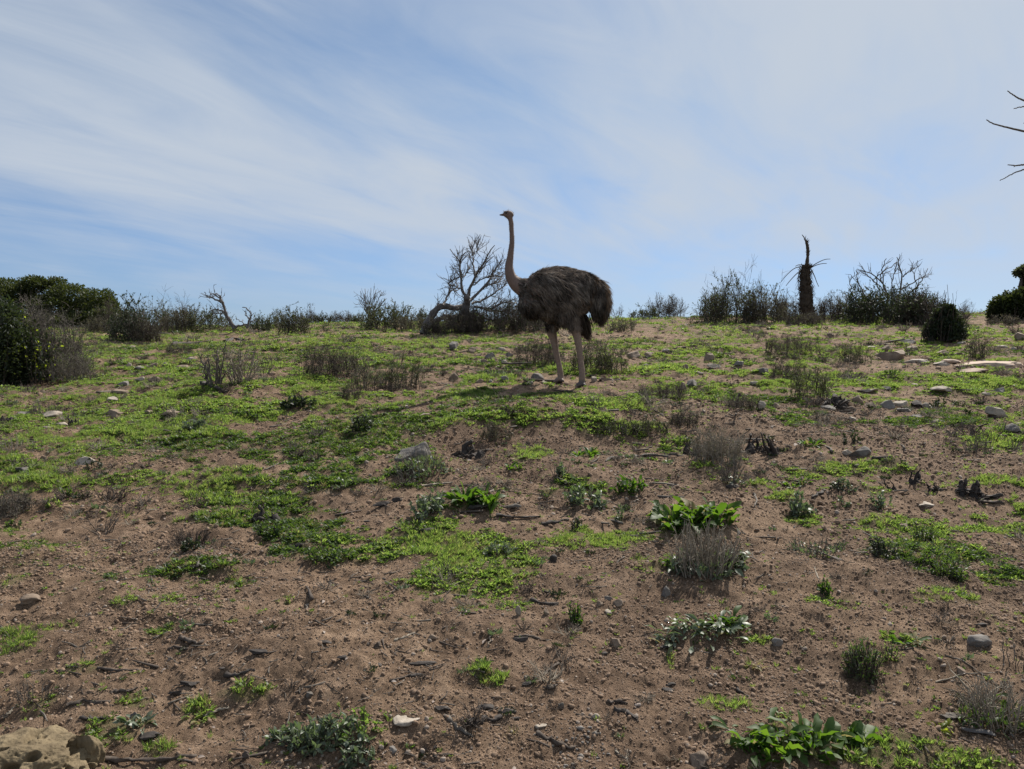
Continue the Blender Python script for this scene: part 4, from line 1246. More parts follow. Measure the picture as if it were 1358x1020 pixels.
# ---------------------------------------------- left edge shrubs
def leftshrub():
    rng = nseed(); b = P(8, 512); s = b[1] / F
    root = empty('leafy_shrub', b, 'dense dark green leafy shrub with yellow-green leaf tips cut by the left edge', 'shrub')
    St = dome_stems(rng, 40, 70 * s, 120 * s, 7, .3, D=.8, flat=.25)
    St[:, :, 0] -= 14 * s
    Geo().add(*tubes(St, np.linspace(.012, .004, 7)[None, :] * np.ones((40, 1)), 4, False)).build('branches', M_['twig_dark'], root)
    def q(px, py): return (px - 8) * s, (512 - py) * s
    for nm, leaf, n, ls, lb in (('dark_foliage', 'shrub_dark', 9000, .045, 1), ('foliage', 'olive', 3500, .04, 1.05), ('bright_leaves', 'lime', 55, .035, 1.10)):
        lobes = []
        for (px, py, w, h) in ((2, 425, 60, 60), (-10, 470, 80, 80), (18, 470, 34, 90), (10, 440, 46, 70), (-30, 440, 60, 100), (22, 495, 26, 34)):
            x, z = q(px, py); lobes.append((x, rng.uniform(-.1, .2), z, w * s / 2 * lb, w * s / 2 * lb, h * s / 2 * lb))
        crown(root, lobes, n, ls, leaf, rng, .45 if leaf != 'lime' else .9, nm, 2)
leftshrub()
def limeplant():
    rng = nseed(); b = P(52, 508); s = b[1] / F
    root = empty('leafy_plant', b, 'small loose plant with backlit yellow-green leaves under the grey shrub at left', 'plant')
    St = dome_stems(rng, 26, 60 * s, 75 * s, 7, .3, D=.4, flat=.3)
    Geo().add(*tubes(St, np.linspace(.007, .003, 7)[None, :] * np.ones((26, 1)), 4, False)).build('branches', M_['twig_dark'], root)
    idx = rng.integers(0, 26, 900); bb, T = interp(St, idx, rng.uniform(.1, 1, 900))
    for lo, hi, nm, lf in ((0, 160, 'bright_leaves', 'lime'), (160, 900, 'dark_leaves', 'shrub_dark')):
        m = hi - lo
        v, q = leaves(rng, bb[lo:hi], T[lo:hi] + rng.normal(0, .8, (m, 3)), .045 * rng.uniform(.5, 1.3, m), .026, 2, 1, .4, 0, 'ovate', 1)
        Geo().add(v, q).build(nm, M_[lf], root)['kind'] = 'stuff'
limeplant()
shrub(72, 498, 90, 108, 'tall grey-brown half-dead shrub beside the dark leafy shrub at left', style='twiggy', leaf='shrub_grey', twig='twig', dens=2.4, flat=.45, thick=1.2, lean=(-.1, 0))
shrub(38, 470, 74, 84, 'tangle of grey bare branches in front of the big evergreen', 'branches', 'bare_shrub', style='bare', twig='twig', dens=3.2, flat=.6, dist=13.5)
shrub(98, 505, 66, 46, 'low dry brown shrub at the foot of the tall grey shrub', style='twiggy', leaf='shrub_grey', twig='twig', dens=1.5)
shrub(130, 442, 46, 26, 'low grey round shrub under the evergreen crown', style='leafy', leaf='shrub_grey', dens=1.5, dist=20)
shrub(172, 470, 74, 62, 'dark grey-green dense shrub with a round top right of the evergreen', style='dense', leaf='shrub_dark', dens=2.0, dist=15.5)
shrub(196, 466, 36, 50, 'thin twiggy shrub touching the right side of the dark grey-green one', style='twiggy', leaf='shrub_grey', dens=1.0, dist=15.2)
shrub(150, 446, 40, 44, 'brown twiggy shrub in the gap right of the evergreen', style='twiggy', leaf='shrub', dens=1.3, dist=22)
shrub(200, 448, 84, 42, 'wide olive shrub on the skyline with bare tips', style='leafy', leaf='shrub', dens=2.2, dist=21, tall=6)
shrub(238, 450, 54, 36, 'grey-green shrub on the skyline between two wider ones', style='leafy', leaf='shrub_grey', dens=1.5, dist=20, tall=4)
shrub(272, 444, 80, 34, 'broad dark olive shrub on the skyline at the foot of the leaning dead trunk', style='dense', leaf='shrub', dens=1.8, dist=20.5, flat=.4)
shrub(254, 436, 50, 44, 'bare grey skyline shrub with forked twigs behind the broad olive one', 'shrub', 'bare_shrub', style='bare', twig='twig', dens=1.6, dist=22.5)
shrub(235, 470, 40, 16, 'flat brown twiggy shrublet in front of the skyline bushes at left', style='twiggy', leaf='shrub_grey', dens=.8)

# leaning dead tree left
def dead_tree_small():
    rng = nseed(); D = 20.0; b = base_at(309, 436, D)
    root = empty('dead_tree', b, 'small leaning dead tree with a crooked bare crown on the skyline left of centre', 'dead tree')
    o = (240, 300); k = .3387
    def c(*pts): return [(o[0] + x * k, o[1] + y * k) for x, y in pts]
    treebranches(rng, [(c((208, 402), (190, 370), (172, 335), (160, 295), (152, 272)), 5, 2.2), (c((158, 300), (130, 285), (105, 275), (92, 258)), 2.6, 1), (c((160, 295), (140, 270), (120, 262), (112, 285)), 2.2, .9),
                       (c((175, 340), (150, 325), (120, 330), (98, 345)), 2.4, .9), (c((170, 335), (150, 345), (125, 340), (110, 360)), 1.8, .8), (c((152, 272), (135, 258), (140, 270)), 1.6, .8),
                       (c((205, 395), (230, 390), (262, 385), (272, 392)), 3, 1.6)], .3, D, 26, 40, .010, .35, .18, 'deadwood', root)
    root2 = empty('dead_stub', base_at(329, 436, D), 'short crooked dead sapling just right of the leaning dead tree', 'dead tree')
    treebranches(rng, [(c((262, 398), (268, 370), (275, 350), (262, 322), (240, 318)), 3, 1), (c((268, 365), (255, 350), (248, 335)), 1.8, .8), (c((258, 398), (240, 375), (215, 360)), 1.6, .7), (c((270, 372), (278, 380), (272, 330)), 1.6, .7)],
                 .2, D, 10, 16, .008, .22, .12, 'deadwood', root2)
dead_tree_small()

# skyline shrubs between the left trees and centre
for (px, w, h, st, lf, D, lb) in (
    (358, 44, 24, 'leafy', 'shrub', 21, 'low olive skyline shrub just right of the crooked dead sapling'),
    (377, 40, 26, 'bare', None, 23, 'bare grey skyline shrub behind two small olive ones left of centre'),
    (408, 34, 26, 'twiggy', 'shrub_grey', 23.5, 'pale grey twiggy skyline shrub next to the green crest at left of centre'),
    (430, 26, 18, 'leafy', 'shrub', 23.5, 'tiny olive shrub on the bright green crest, left one of the pair'),
    (452, 34, 18, 'twiggy', 'shrub_grey', 23.5, 'tiny grey shrub on the bright green crest, right one of the pair'),
    (474, 26, 16, 'leafy', 'shrub', 23, 'small dark skyline tuft just left of the bare sapling'),
    (559, 30, 18, 'leafy', 'shrub', 22.5, 'small skyline shrub against the foot of the sprawling dead tree')):
    shrub(px, 430, w, h, lb, style=st, leaf=lf or 'shrub', twig='twig' if st == 'bare' else 'twig_dark', dist=D, dens=1.2)
shrub(392, 452, 46, 44, 'round olive-green shrub on the crest left of centre', style='leafy', leaf='shrub', dens=1.6, dist=17)
shrub(347, 438, 30, 22, 'small dark green cushion shrub on the crest near the dead sapling', style='dense', leaf='shrub_dark', dens=1, dist=19)
shrub(512, 444, 72, 40, 'dense olive domed shrub below the bare sapling on the crest', style='dense', leaf='shrub', dens=2, dist=18.5, flat=.35)
shrub(542, 440, 46, 28, 'brownish low shrub touching the right side of the olive domed one', style='leafy', leaf='shrub_grey', dens=1.4, dist=18)
def sapling():
    rng = nseed(); D = 19.5; b = base_at(494, 436, D)
    root = empty('bare_sapling', b, 'leafless grey fan-shaped sapling rising behind the domed shrub on the crest', 'dead tree')
    L = []
    for (x1, y1) in ((478, 386), (484, 383), (492, 382), (499, 384), (506, 388), (513, 396), (518, 406), (487, 392), (510, 402)):
        L.append(([(492, 432), (490 + (x1 - 492) * .25, 414), (490 + (x1 - 492) * .6, (414 + y1) / 2 + 2), (x1, y1)], 1.6, .7))
    treebranches(rng, L, .4, D, 60, 120, .007, .40, .2, 'twig', root, 'stem')
sapling()

# the sprawling dead tree behind the ostrich
def dead_tree_big():
    rng = nseed(); D = 16.8; b = base_at(568, 446, D)
    root = empty('dead_tree', b, 'large sprawling dead tree with a fallen arched trunk behind the ostrich neck', 'dead tree')
    def c(*pts): return [(560 + x * .2745, 260 + y * .2745) for x, y in pts]
    limbs = [(c((2, 668), (20, 625), (45, 590), (62, 552), (95, 528), (140, 533), (185, 548), (215, 530)), 11, 7),
             (c((30, 640), (75, 600), (110, 575), (160, 590), (200, 570)), 7, 5),
             (c((212, 590), (208, 545), (214, 500), (210, 485)), 13, 8),
             (c((208, 510), (196, 450), (186, 390), (182, 340), (178, 310), (134, 256)), 4.6, 1),
             (c((182, 330), (190, 290), (222, 264)), 2.2, .9), (c((215, 500), (235, 440), (258, 375), (295, 335), (318, 280), (350, 238)), 5, 1),
             (c((256, 385), (246, 330), (244, 280), (240, 222)), 3, .9), (c((245, 290), (262, 262), (262, 225)), 1.6, .8),
             (c((232, 505), (280, 458), (325, 408), (352, 350), (388, 312)), 4.4, .9), (c((275, 370), (312, 320), (345, 290)), 2.4, .9), (c((300, 440), (350, 420), (392, 400)), 2.2, .8),
             (c((240, 520), (300, 500), (365, 458), (412, 430)), 3.6, .9), (c((250, 535), (320, 548), (395, 520), (452, 492)), 3.6, .9), (c((300, 545), (360, 560), (430, 560), (470, 575)), 3, .9),
             (c((100, 528), (118, 490), (134, 455), (160, 460), (190, 440)), 3.2, 1), (c((134, 470), (128, 430), (142, 395)), 1.8, .8), (c((196, 450), (160, 440), (130, 425)), 1.8, .8),
             (c((186, 400), (215, 380), (232, 340)), 1.8, .8), (c((240, 430), (290, 400), (330, 385), (380, 390)), 2, .8), (c((215, 560), (260, 575), (330, 600), (400, 590)), 4, 1.5)]
    treebranches(rng, limbs, .9, D, 300, 640, .0085, .42, .24, 'deadwood', root)
dead_tree_big()
shrub(622, 438, 40, 52, 'dense dark clump of twigs lodged in the fork of the sprawling dead tree', 'twig clump', 'twig_clump', style='twiggy', leaf='shrub_dark', twig='twig_dark', dens=1.8, dist=16.9, flat=.7)
shrub(604, 448, 76, 36, 'low brown brush under the fallen trunk of the sprawling dead tree', 'brush', 'brush_pile', style='twiggy', leaf='shrub_grey', twig='twig_dark', dens=2, dist=16.4)
shrub(668, 446, 110, 44, 'wide low heap of dark brush between the dead tree and the ostrich breast', 'brush', 'brush_pile', style='twiggy', leaf='shrub_dark', twig='twig_dark', dens=2.6, dist=16.6, flat=.35)
shrub(576, 446, 34, 22, 'small dark brush tuft at the root end of the fallen trunk', 'brush', 'brush_pile', style='twiggy', leaf='shrub_dark', dens=1.2, dist=16.2)
shrub(700, 444, 70, 30, 'low dark brush seen below the ostrich breast', 'brush', 'brush_pile', style='twiggy', leaf='shrub_dark', dens=1.6, dist=17)

# around the ostrich
shrub(712, 486, 62, 46, 'brown skeletal shrub behind the ostrich legs at left', style='twiggy', leaf='shrub_grey', twig='twig_dark', dens=1.3, flat=.5)
shrub(785, 492, 62, 48, 'round olive shrub behind the ostrich legs', style='dense', leaf='shrub', dens=1.5, flat=.35)
shrub(812, 494, 44, 38, 'smaller olive shrub joined to the right of the round one behind the ostrich', style='dense', leaf='shrub', dens=1.1, flat=.35)
shrub(750, 490, 30, 44, 'thin bare forked branches standing between the ostrich legs', 'shrub', 'bare_shrub', style='bare', twig='twig', dens=.6)
shrub(824, 440, 42, 16, 'flat grey-brown shrub right of the ostrich tail', style='leafy', leaf='shrub_grey', dens=1.1)
shrub(820, 428, 26, 20, 'wispy bare shrub on the skyline right against the ostrich tail', 'shrub', 'bare_shrub', style='bare', twig='twig', dens=1, dist=23)
shrub(855, 423, 40, 20, 'small domed green shrub on the skyline right of the ostrich', style='dense', leaf='shrub', dens=1.2, dist=23.5)
shrub(884, 422, 54, 34, 'spindly grey shrub on the skyline touching the small domed one', style='twiggy', leaf='shrub_grey', dens=1.4, dist=23.8)
shrub(838, 424, 24, 16, 'tiny bare shrub on the skyline left of the small domed one', 'shrub', 'bare_shrub', style='bare', dens=.8, dist=24)

# right skyline bushes
shrub(972, 434, 96, 64, 'big feathery dark shrub on the crest left of the dead palm', style='leafy', leaf='shrub', dens=2.8, dist=19.5, flat=.42, tall=8)
shrub(1020, 436, 80, 52, 'second feathery shrub between the biggest one and the dead palm', style='leafy', leaf='shrub_grey', dens=2.2, dist=19, flat=.45, tall=5)
shrub(946, 428, 40, 48, 'narrow wispy shrub at the left end of the feathery thicket', style='twiggy', leaf='shrub_grey', dens=1.3, dist=20.5)
shrub(1046, 430, 40, 40, 'brown twiggy shrub at the left foot of the dead palm', style='twiggy', leaf='shrub_grey', dens=1.2, dist=20.5)
shrub(1098, 432, 60, 34, 'low brown scrub at the right foot of the dead palm', style='twiggy', leaf='shrub_grey', dens=1.6, dist=20, flat=.3)
shrub(1068, 440, 64, 20, 'low dry scrub in front of the dead palm trunk', style='twiggy', leaf='shrub_grey', twig='twig_dark', dens=1.5, dist=18)
shrub(1128, 432, 60, 44, 'feathery grey-green shrub right of the dead palm', style='leafy', leaf='shrub_grey', dens=1.8, dist=20)
shrub(1180, 438, 126, 50, 'broad dense dark bush with arching bare branches above it on the right crest', 'bush', 'bush', style='dense', leaf='shrub_dark', dens=4.8, dist=18.5, flat=.25)
shrub(1214, 438, 64, 48, 'brown-stemmed half of the thicket left of the conical shrub', style='twiggy', leaf='shrub_grey', twig='twig_dark', dens=3.4, dist=18.2, flat=.3)
def arching():
    rng = nseed(); D = 19.0; b = base_at(1185, 432, D)
    root = empty('bare_tree', b, 'tall bare arching branches rising out of the broad dark bush', 'dead tree')
    def c(*pts): return [(1020 + x * .2489, 300 + y * .2489) for x, y in pts]
    limbs = [(c((600, 480), (640, 380), (600, 290), (540, 250), (465, 232)), 2.6, .9), (c((620, 470), (640, 380), (560, 290), (490, 245)), 2, .8), (c((660, 470), (700, 350), (715, 270), (690, 200), (680, 165)), 3, .9),
             (c((715, 270), (735, 250), (765, 235), (775, 222)), 1.6, .8), (c((700, 340), (760, 310), (800, 280), (850, 265)), 2, .8), (c((720, 380), (790, 320), (820, 270), (845, 225)), 2, .8),
             (c((640, 400), (610, 320), (600, 220), (625, 172)), 2, .8), (c((650, 400), (655, 300), (668, 240), (680, 190)), 1.8, .8), (c((560, 470), (500, 360), (470, 290), (462, 235)), 2, .8),
             (c((540, 470), (450, 380), (430, 320), (440, 262)), 1.8, .8), (c((600, 300), (590, 250), (640, 215), (690, 190)), 1.6, .8), (c((760, 400), (790, 330), (775, 260), (760, 235)), 1.6, .8), (c((580, 330), (570, 270), (620, 230)), 1.5, .8)]
    treebranches(rng, limbs, .5, D, 70, 110, .0085, .40, .2, 'twig', root)
arching()
def cone_shrub():
    rng = nseed(); b = P(1252, 452); s = b[1] / F
    root = empty('conical_shrub', b, 'dense dark green conical shrub standing alone right of the thicket', 'shrub')
    St = dome_stems(rng, 20, 50 * s, 50 * s, 6, .3, flat=.6)
    Geo().add(*tubes(St, np.linspace(.012, .004, 6)[None, :] * np.ones((20, 1)), 4, False)).build('branches', M_['twig_dark'], root)
    lobes = [(0, 0, 16 * s, 27 * s, 24 * s, 18 * s), (2 * s, 0, 30 * s, 18 * s, 17 * s, 18 * s), (1 * s, 0, 43 * s, 8 * s, 8 * s, 11 * s)]
    for i in range(34):
        zz = rng.uniform(.05, .9); rr = (1 - zz) ** .8 * 30 * s
        a = rng.uniform(0, 6.28); lobes.append((math.cos(a) * rr * .85, math.sin(a) * rr * .8, zz * 50 * s, 6 * s, 6 * s, 8 * s))
    crown(root, lobes, 13000, .035, 'shrub_dark', rng, .2, 'foliage', 1)
    T = dome_stems(rng, 130, 58 * s, 66 * s, 6, .5, flat=.85)
    Geo().add(*tubes(T, np.linspace(.007, .004, 6)[None, :] * np.ones((130, 1)), 3, False)).build('twigs', M_['twig_dark'], root)
cone_shrub()
shrub(1262, 432, 70, 44, 'thin bare twigs poking up behind the conical shrub', 'shrub', 'bare_shrub', style='bare', twig='twig_dark', dens=2, dist=18)
shrub(1297, 474, 42, 36, 'small rounded grey-green shrub on the stony ledge right of the conical shrub', style='leafy', leaf='shrub_grey', dens=1.2)
shrub(1133, 482, 46, 34, 'small rounded olive shrub on the slope above the brown boulder', style='leafy', leaf='shrub', dens=1.2)
shrub(1048, 470, 88, 24, 'long low grey-brown shrub on the slope below the feathery thicket', style='twiggy', leaf='shrub_grey', dens=1.8, flat=.3)
shrub(1046, 500, 52, 34, 'grey shrub just behind the dark green one on the charred mound', style='leafy', leaf='shrub_grey', dens=1.1)
shrub(1071, 526, 58, 44, 'dark green shrub on the charred mound at right of centre', style='dense', leaf='shrub', dens=1.2, flat=.35)
charred_stump(1108, 540, 46, 26, 'charred root mass on the right flank of the dark green shrub', 9)
# right edge
def edge_tree():
    rng = nseed(); D = 21.0; b = base_at(1348, 420, D); s = D / F
    root = empty('small_tree', b, 'small round-headed tree over green bushes cut by the right edge', 'tree')
    def q(px, py, dz=0): return at(px, py, D + dz) - b
    T = np.array([[q(1352, 420), q(1351, 398), q(1353, 380), q(1356, 364)]])
    Geo().add(*tubes(T, np.array([[.07, .06, .05, .03]]), 7, True)).build('trunk', M_['twig_dark'], root)
    c = q(1357, 361); crown(root, [(c[0], c[1], c[2], 10 * s, 10 * s, 6 * s), (c[0] + 9 * s, c[1], c[2] + 3 * s, 12 * s, 12 * s, 7 * s), (c[0] + 6 * s, c[1], c[2] - 12 * s, 6 * s, 7 * s, 9 * s)], 3600, .07, 'shrub', rng, .2)
    b2 = base_at(1334, 418, 20); root2 = empty('bush', b2, 'dense green rounded bush below the small tree at the right edge', 'bush'); s = 20 / F
    lobes = [((px - 1334) * s, 0, (418 - py) * s, w * s / 2, w * s / 2, h * s / 2) for (px, py, w, h) in ((1324, 402, 28, 30), (1340, 396, 34, 36), (1358, 398, 36, 40), (1318, 410, 22, 18), (1376, 402, 40, 40), (1353, 384, 20, 16))]
    crown(root2, lobes, 14000, .06, 'olive', rng, .35, 'foliage')
    St = dome_stems(rng, 16, 50 * s, 30 * s, 5, .3)
    Geo().add(*tubes(St, np.linspace(.012, .004, 5)[None, :] * np.ones((16, 1)), 4, False)).build('branches', M_['twig_dark'], root2)
edge_tree()
shrub(1328, 424, 40, 16, 'dry brown skirt of twigs at the foot of the green bush by the right edge', style='twiggy', leaf='shrub_grey', dens=1.2, dist=19)

# the dead palm
def palm():
    rng = nseed(); D = 19.2; b = base_at(1070, 428, D); s = D / F
    root = empty('dead_palm', b, 'dead shaggy palm trunk ending in a thin curved spike, with drooping bare stalks', 'dead palm')
    def c(x, y, dz=0): return at(1020 + x * .2489, 300 + y * .2489, D + dz) - b
    pts = np.array([c(205, 520), c(203, 470), c(198, 420), c(196, 370), c(193, 320), c(192, 270), c(196, 235), c(200, 212)])
    r = np.array([38, 36, 33, 32, 30, 28, 24, 15]) * .2489 * s
    t = np.linspace(0, 7, 36); C = np.stack([np.interp(t, np.arange(8), pts[:, k]) for k in range(3)], 1); rr = np.interp(t, np.arange(8), r) * rng.uniform(.86, 1.1, 36)
    v, q = tubes(C[None], rr[None], 12, True); v = v + rng.normal(0, .012, v.shape)
    Geo().add(v, q).build('trunk', M_['palm'], root)
    # old leaf bases
    n = 420; tt = rng.uniform(0, 7, n); a = rng.uniform(0, 6.28, n)
    cc = np.stack([np.interp(tt, np.arange(8), pts[:, k]) for k in range(3)], 1); rb = np.interp(tt, np.arange(8), r)
    o = np.stack([np.cos(a), np.sin(a), 0 * a], 1)
    v, q = leaves(rng, cc + o * rb[:, None] * .85, o * .8 + [0, 0, 1.0] + rng.normal(0, .3, (n, 3)), .11 * rng.uniform(.5, 1.4, n), .045, 2, 1, -.2, 0, 'blade', .4)
    Geo().add(v, q).build('leaf_base', M_['palm'], root)['kind'] = 'stuff'
    n = 160; tt = rng.uniform(3.5, 6.5, n); a = rng.uniform(0, 6.28, n)
    cc = np.stack([np.interp(tt, np.arange(8), pts[:, k]) for k in range(3)], 1); rb = np.interp(tt, np.arange(8), r)
    o = np.stack([np.cos(a), np.sin(a), 0 * a], 1)
    v, q = leaves(rng, cc + o * rb[:, None] * .95, o * .6 - [0, 0, 1.0], .22 * rng.uniform(.4, 1.4, n), .014, 3, 1, .6, 0, 'blade', .4)
    Geo().add(v, q).build('hanging_fibre', M_['palm'], root)['kind'] = 'stuff'
    S = np.array([c(200, 215), c(203, 185), c(206, 155), c(206, 125), c(203, 100), c(196, 82), c(188, 62), (c(175, 45))])
    t = np.linspace(0, 7, 24); C = np.stack([np.interp(t, np.arange(8), S[:, k]) for k in range(3)], 1)
    rr = np.interp(t, np.arange(8), np.array([13, 9, 8.5, 9, 8, 5, 3, 1.2]) * .2489 * s) * rng.uniform(.8, 1.2, 24)
    Geo().add(*tubes(C[None], rr[None], 7, True)).build('spike', M_['palm'], root)
    n = 130; tt = rng.uniform(0, 5.5, n); cc = np.stack([np.interp(tt, np.arange(8), S[:, k]) for k in range(3)], 1); a = rng.uniform(0, 6.28, n)
    o = np.stack([np.cos(a), np.sin(a), 0 * a], 1)
    v, q = leaves(rng, cc, o * .7 + [0, 0, 1.0], .10 * rng.uniform(.5, 1.4, n), .018, 2, 1, 0, 0, 'blade', .4)
    Geo().add(v, q).build('spike_fibre', M_['palm'], root)['kind'] = 'stuff'
    for pl in ([(215, 222), (240, 205), (270, 188), (300, 176), (326, 175)], [(218, 224), (240, 212), (262, 204), (285, 199), (307, 199)], [(185, 218), (160, 216), (130, 226), (95, 258), (64, 296)],
               [(175, 232), (150, 250), (125, 275), (105, 298), (90, 318)], [(222, 228), (232, 245), (243, 268), (252, 295), (264, 322)], [(165, 240), (156, 260), (154, 290), (155, 315), (157, 340)], [(190, 210), (170, 206), (155, 206), (148, 210), (140, 214)],
               [(225, 330), (232, 335), (230, 345), (226, 352), (222, 358)]):
        dz = rng.uniform(-.25, .25); W = np.array([c(x, y, dz * i / 4) for i, (x, y) in enumerate(pl)])
        t = np.linspace(0, 4, 13); C = np.stack([np.interp(t, np.arange(5), W[:, k]) for k in range(3)], 1); C[1:-1] = (C[:-2] + C[1:-1] + C[2:]) / 3
        Geo().add(*tubes(C[None], np.linspace(.013, .007, 13)[None], 5, True)).build('stalk', M_['twig_dark'], root)
palm()

# bare tree just outside the right edge, its twig tips reach into the picture
def side_tree():
    rng = nseed(); D = 6.0; b = base_at(1530, 700, D)
    root = empty('bare_tree', b, 'bare thin branch tips reaching in from a tree at the right edge against the sky', 'tree')
    def c(*pts): return [(1180 + x * .196, 80 + y * .196) for x, y in pts]
    T = [b, at(1535, 500, D), at(1525, 330, D), at(1530, 180, D), at(1545, 60, D)]
    t = np.linspace(0, 4, 20); C = np.stack([np.interp(t, np.arange(5), np.array(T)[:, k]) for k in range(3)], 1); C[1:-1] = (C[:-2] + C[1:-1] * 2 + C[2:]) / 4
    Geo().add(*tubes((C - b)[None], (np.linspace(.055, .02, 20) * rng.uniform(.9, 1.1, 20))[None], 9, True)).build('trunk', M_['twig'], root)
    for pl, r0, r1 in ((c((1790, 520), (1300, 380), (1000, 310), (905, 272), (850, 245), (795, 207)), .012, .0035), (c((1780, 640), (1350, 560), (1050, 520), (905, 480), (800, 456), (700, 430), (653, 402)), .013, .0035),
                       (c((1300, 380), (1050, 330), (960, 316), (905, 313), (870, 320), (838, 328)), .007, .003), (c((1780, 900), (1300, 760), (1050, 700), (905, 706), (850, 712), (797, 708)), .012, .0035),
                       (c((1300, 760), (1050, 715), (905, 740), (850, 758), (800, 785), (745, 815)), .008, .003), (c((850, 712), (845, 718), (840, 722)), .003, .002), (c((1050, 520), (960, 440), (905, 425)), .005, .0025)):
        m = len(pl); W = np.array([at(x, y, D + .12 * (i / m)) for i, (x, y) in enumerate(pl)])
        t = np.linspace(0, m - 1, 6 * m); C = np.stack([np.interp(t, np.arange(m), W[:, k]) for k in range(3)], 1); C[1:-1] = (C[:-2] + 2 * C[1:-1] + C[2:]) / 4
        C[1:-1] += rng.normal(0, .0012, C[1:-1].shape)
        Geo().add(*tubes((C - b)[None], np.linspace(r0, r1, len(t))[None], 6, True)).build('branch', M_['twig'], root)
side_tree()

# ---------------------------------------------- middle ground shrubs
def skeletal():
    rng = nseed()
    shrub(285, 512, 46, 62, 'taller skeletal dead shrub with dark bare stems on a bare mound at left', 'dead shrub', 'dead_shrub', style='bare', twig='twig', dens=1.2, thick=3.0, flat=.35)
    shrub(318, 508, 70, 58, 'pale grey skeletal dead shrub right beside the dark-stemmed one on the mound', 'dead shrub', 'dead_shrub', style='bare', twig='twig_pale', dens=1.7, thick=2.2, flat=.35)
    shrub(346, 504, 34, 40, 'thin forked dead stems at the right end of the bare mound', 'dead shrub', 'dead_shrub', style='bare', twig='twig', dens=.7, thick=1.5)
skeletal()
stick([(268, 508), (280, 514), (292, 519), (300, 521)], .025, 'charred log lying at the foot of the skeletal shrubs', 'char', 'log', 'log')
stick([(226, 459), (250, 456), (276, 454)], .05, 'long dark log on the grass below the left skyline bushes', 'char', 'log', 'log')
stick([(298, 455), (311, 449), (322, 452)], .05, 'short dark knotted log right of the long one on the grass', 'char', 'log', 'log')
shrub(430, 500, 70, 44, 'brown twiggy shrub on the left slope, leftmost of a loose row of four', style='twiggy', leaf='shrub_grey', dens=1.5, flat=.4)
shrub(462, 498, 44, 42, 'dark twiggy shrub second in the loose row on the left slope', style='twiggy', leaf='shrub_dark', dens=1.2, flat=.4)
shrub(490, 516, 62, 42, 'wide grey-olive shrub third in the loose row on the left slope', style='leafy', leaf='shrub_grey', dens=1.3, flat=.4)
shrub(537, 515, 54, 50, 'rounded olive-brown shrub at the right end of the loose row', style='leafy', leaf='shrub', dens=1.4, flat=.4)
shrub(465, 530, 26, 24, 'small dark bare shrublet in front of the loose row', style='twiggy', leaf='shrub_grey', dens=.7)
shrub(14, 682, 56, 34, 'flat dry grey shrub at the left edge halfway down', style='twiggy', leaf='shrub_grey', twig='twig', dens=1.4, flat=.4)
shrub(657, 584, 44, 26, 'small grey shrub on the terrace edge left of the ostrich shadow', style='leafy', leaf='shrub_grey', dens=1)
shrub(818, 576, 62, 20, 'flat dark shrub on the terrace edge below the ostrich', style='leafy', leaf='shrub_dark', dens=1.1)
shrub(862, 574, 50, 24, 'flat olive shrub right of the flat dark one on the terrace edge', style='leafy', leaf='shrub', dens=1)
shrub(905, 566, 46, 22, 'grey twiggy shrublet at the right end of the terrace edge', style='twiggy', leaf='shrub_grey', dens=1)
shrub(986, 543, 60, 22, 'low brown dry shrub on bare ground right of the ostrich', style='twiggy', leaf='shrub_grey', dens=1)
shrub(870, 528, 80, 22, 'thin dry brown scrub behind the terrace right of the ostrich feet', style='twiggy', leaf='shrub_grey', dens=1, flat=.3)
shrub(952, 612, 74, 48, 'dry wiry grey shrub between the charred stumps', 'dead shrub', 'dead_shrub', style='twiggy', leaf='shrub_grey', twig='twig_pale', dens=1.7, flat=.4)
shrub(970, 640, 60, 40, 'thin dry grey shrub just above the large broad-leaved plant', 'dead shrub', 'dead_shrub', style='bare', twig='twig', dens=2.2, flat=.4)
charred_stump(922, 604, 36, 26, 'charred stump with a leaning shoulder, leftmost of the burnt three', 8)
charred_stump(1000, 600, 36, 34, 'charred jagged stump, middle one of the burnt three', 9)
charred_stump(1027, 602, 24, 34, 'narrow charred stump with two prongs, rightmost of the burnt three', 5)
charred_stump(1212, 640, 20, 25, 'thin burnt forked stub on bare soil right of centre', 4)
charred_stump(1241, 650, 24, 15, 'low burnt stub next to the thin forked one', 4)
charred_stump(1184, 650, 12, 22, 'tiny burnt upright stub left of the thin forked one', 3)
charred_stump(1282, 652, 34, 19, 'spiky dark dead tuft right of the low burnt stub', 12)
charred_stump(1302, 662, 28, 10, 'dark curled root at the right beside a bark piece', 4)
charred_stump(349, 690, 40, 20, 'charred broken root lump in the grass left of centre', 6)
charred_stump(616, 606, 50, 22, 'charred crooked roots right of the pointed grey rock', 7)
charred_stump(98, 562, 16, 20, 'small burnt upright stub near the left edge', 4)
charred_stump(8, 558, 26, 18, 'dark burnt root pieces at the left edge', 5)
stalks(655, 612, 40, 20, 'thin bare twigs sprawling beside the charred crooked roots', 16, 'twig')
stalks(930, 758, 112, 68, 'large clump of upright dry grey stalks with dark leaves at its base', 170, 'twig_pale', base='silver', rad=.0034, flat=.35)
tuft(905, 752, 56, 24, 'dark leafy plant at the left foot of the dry stalk clump', 260, 'broad', Lr=.22)
tuft(975, 752, 44, 28, 'dark leafy plant at the right foot of the dry stalk clump', 240, 'silver', Lr=.24)
stalks(560, 628, 90, 40, 'grey dry twiggy plant around the foot of the pointed rock', 80, 'twig', base='silver', rad=.002)
stalks(250, 722, 60, 26, 'dark dry twig heap in the grass left of centre', 60, 'twig_dark', rad=.0026)
stalks(1325, 960, 120, 70, 'flattened dry grass clump with long stalks at the lower right edge', 150, 'twig_pale', base='weed_dark', rad=.0022, flat=.6, twig_n=2)
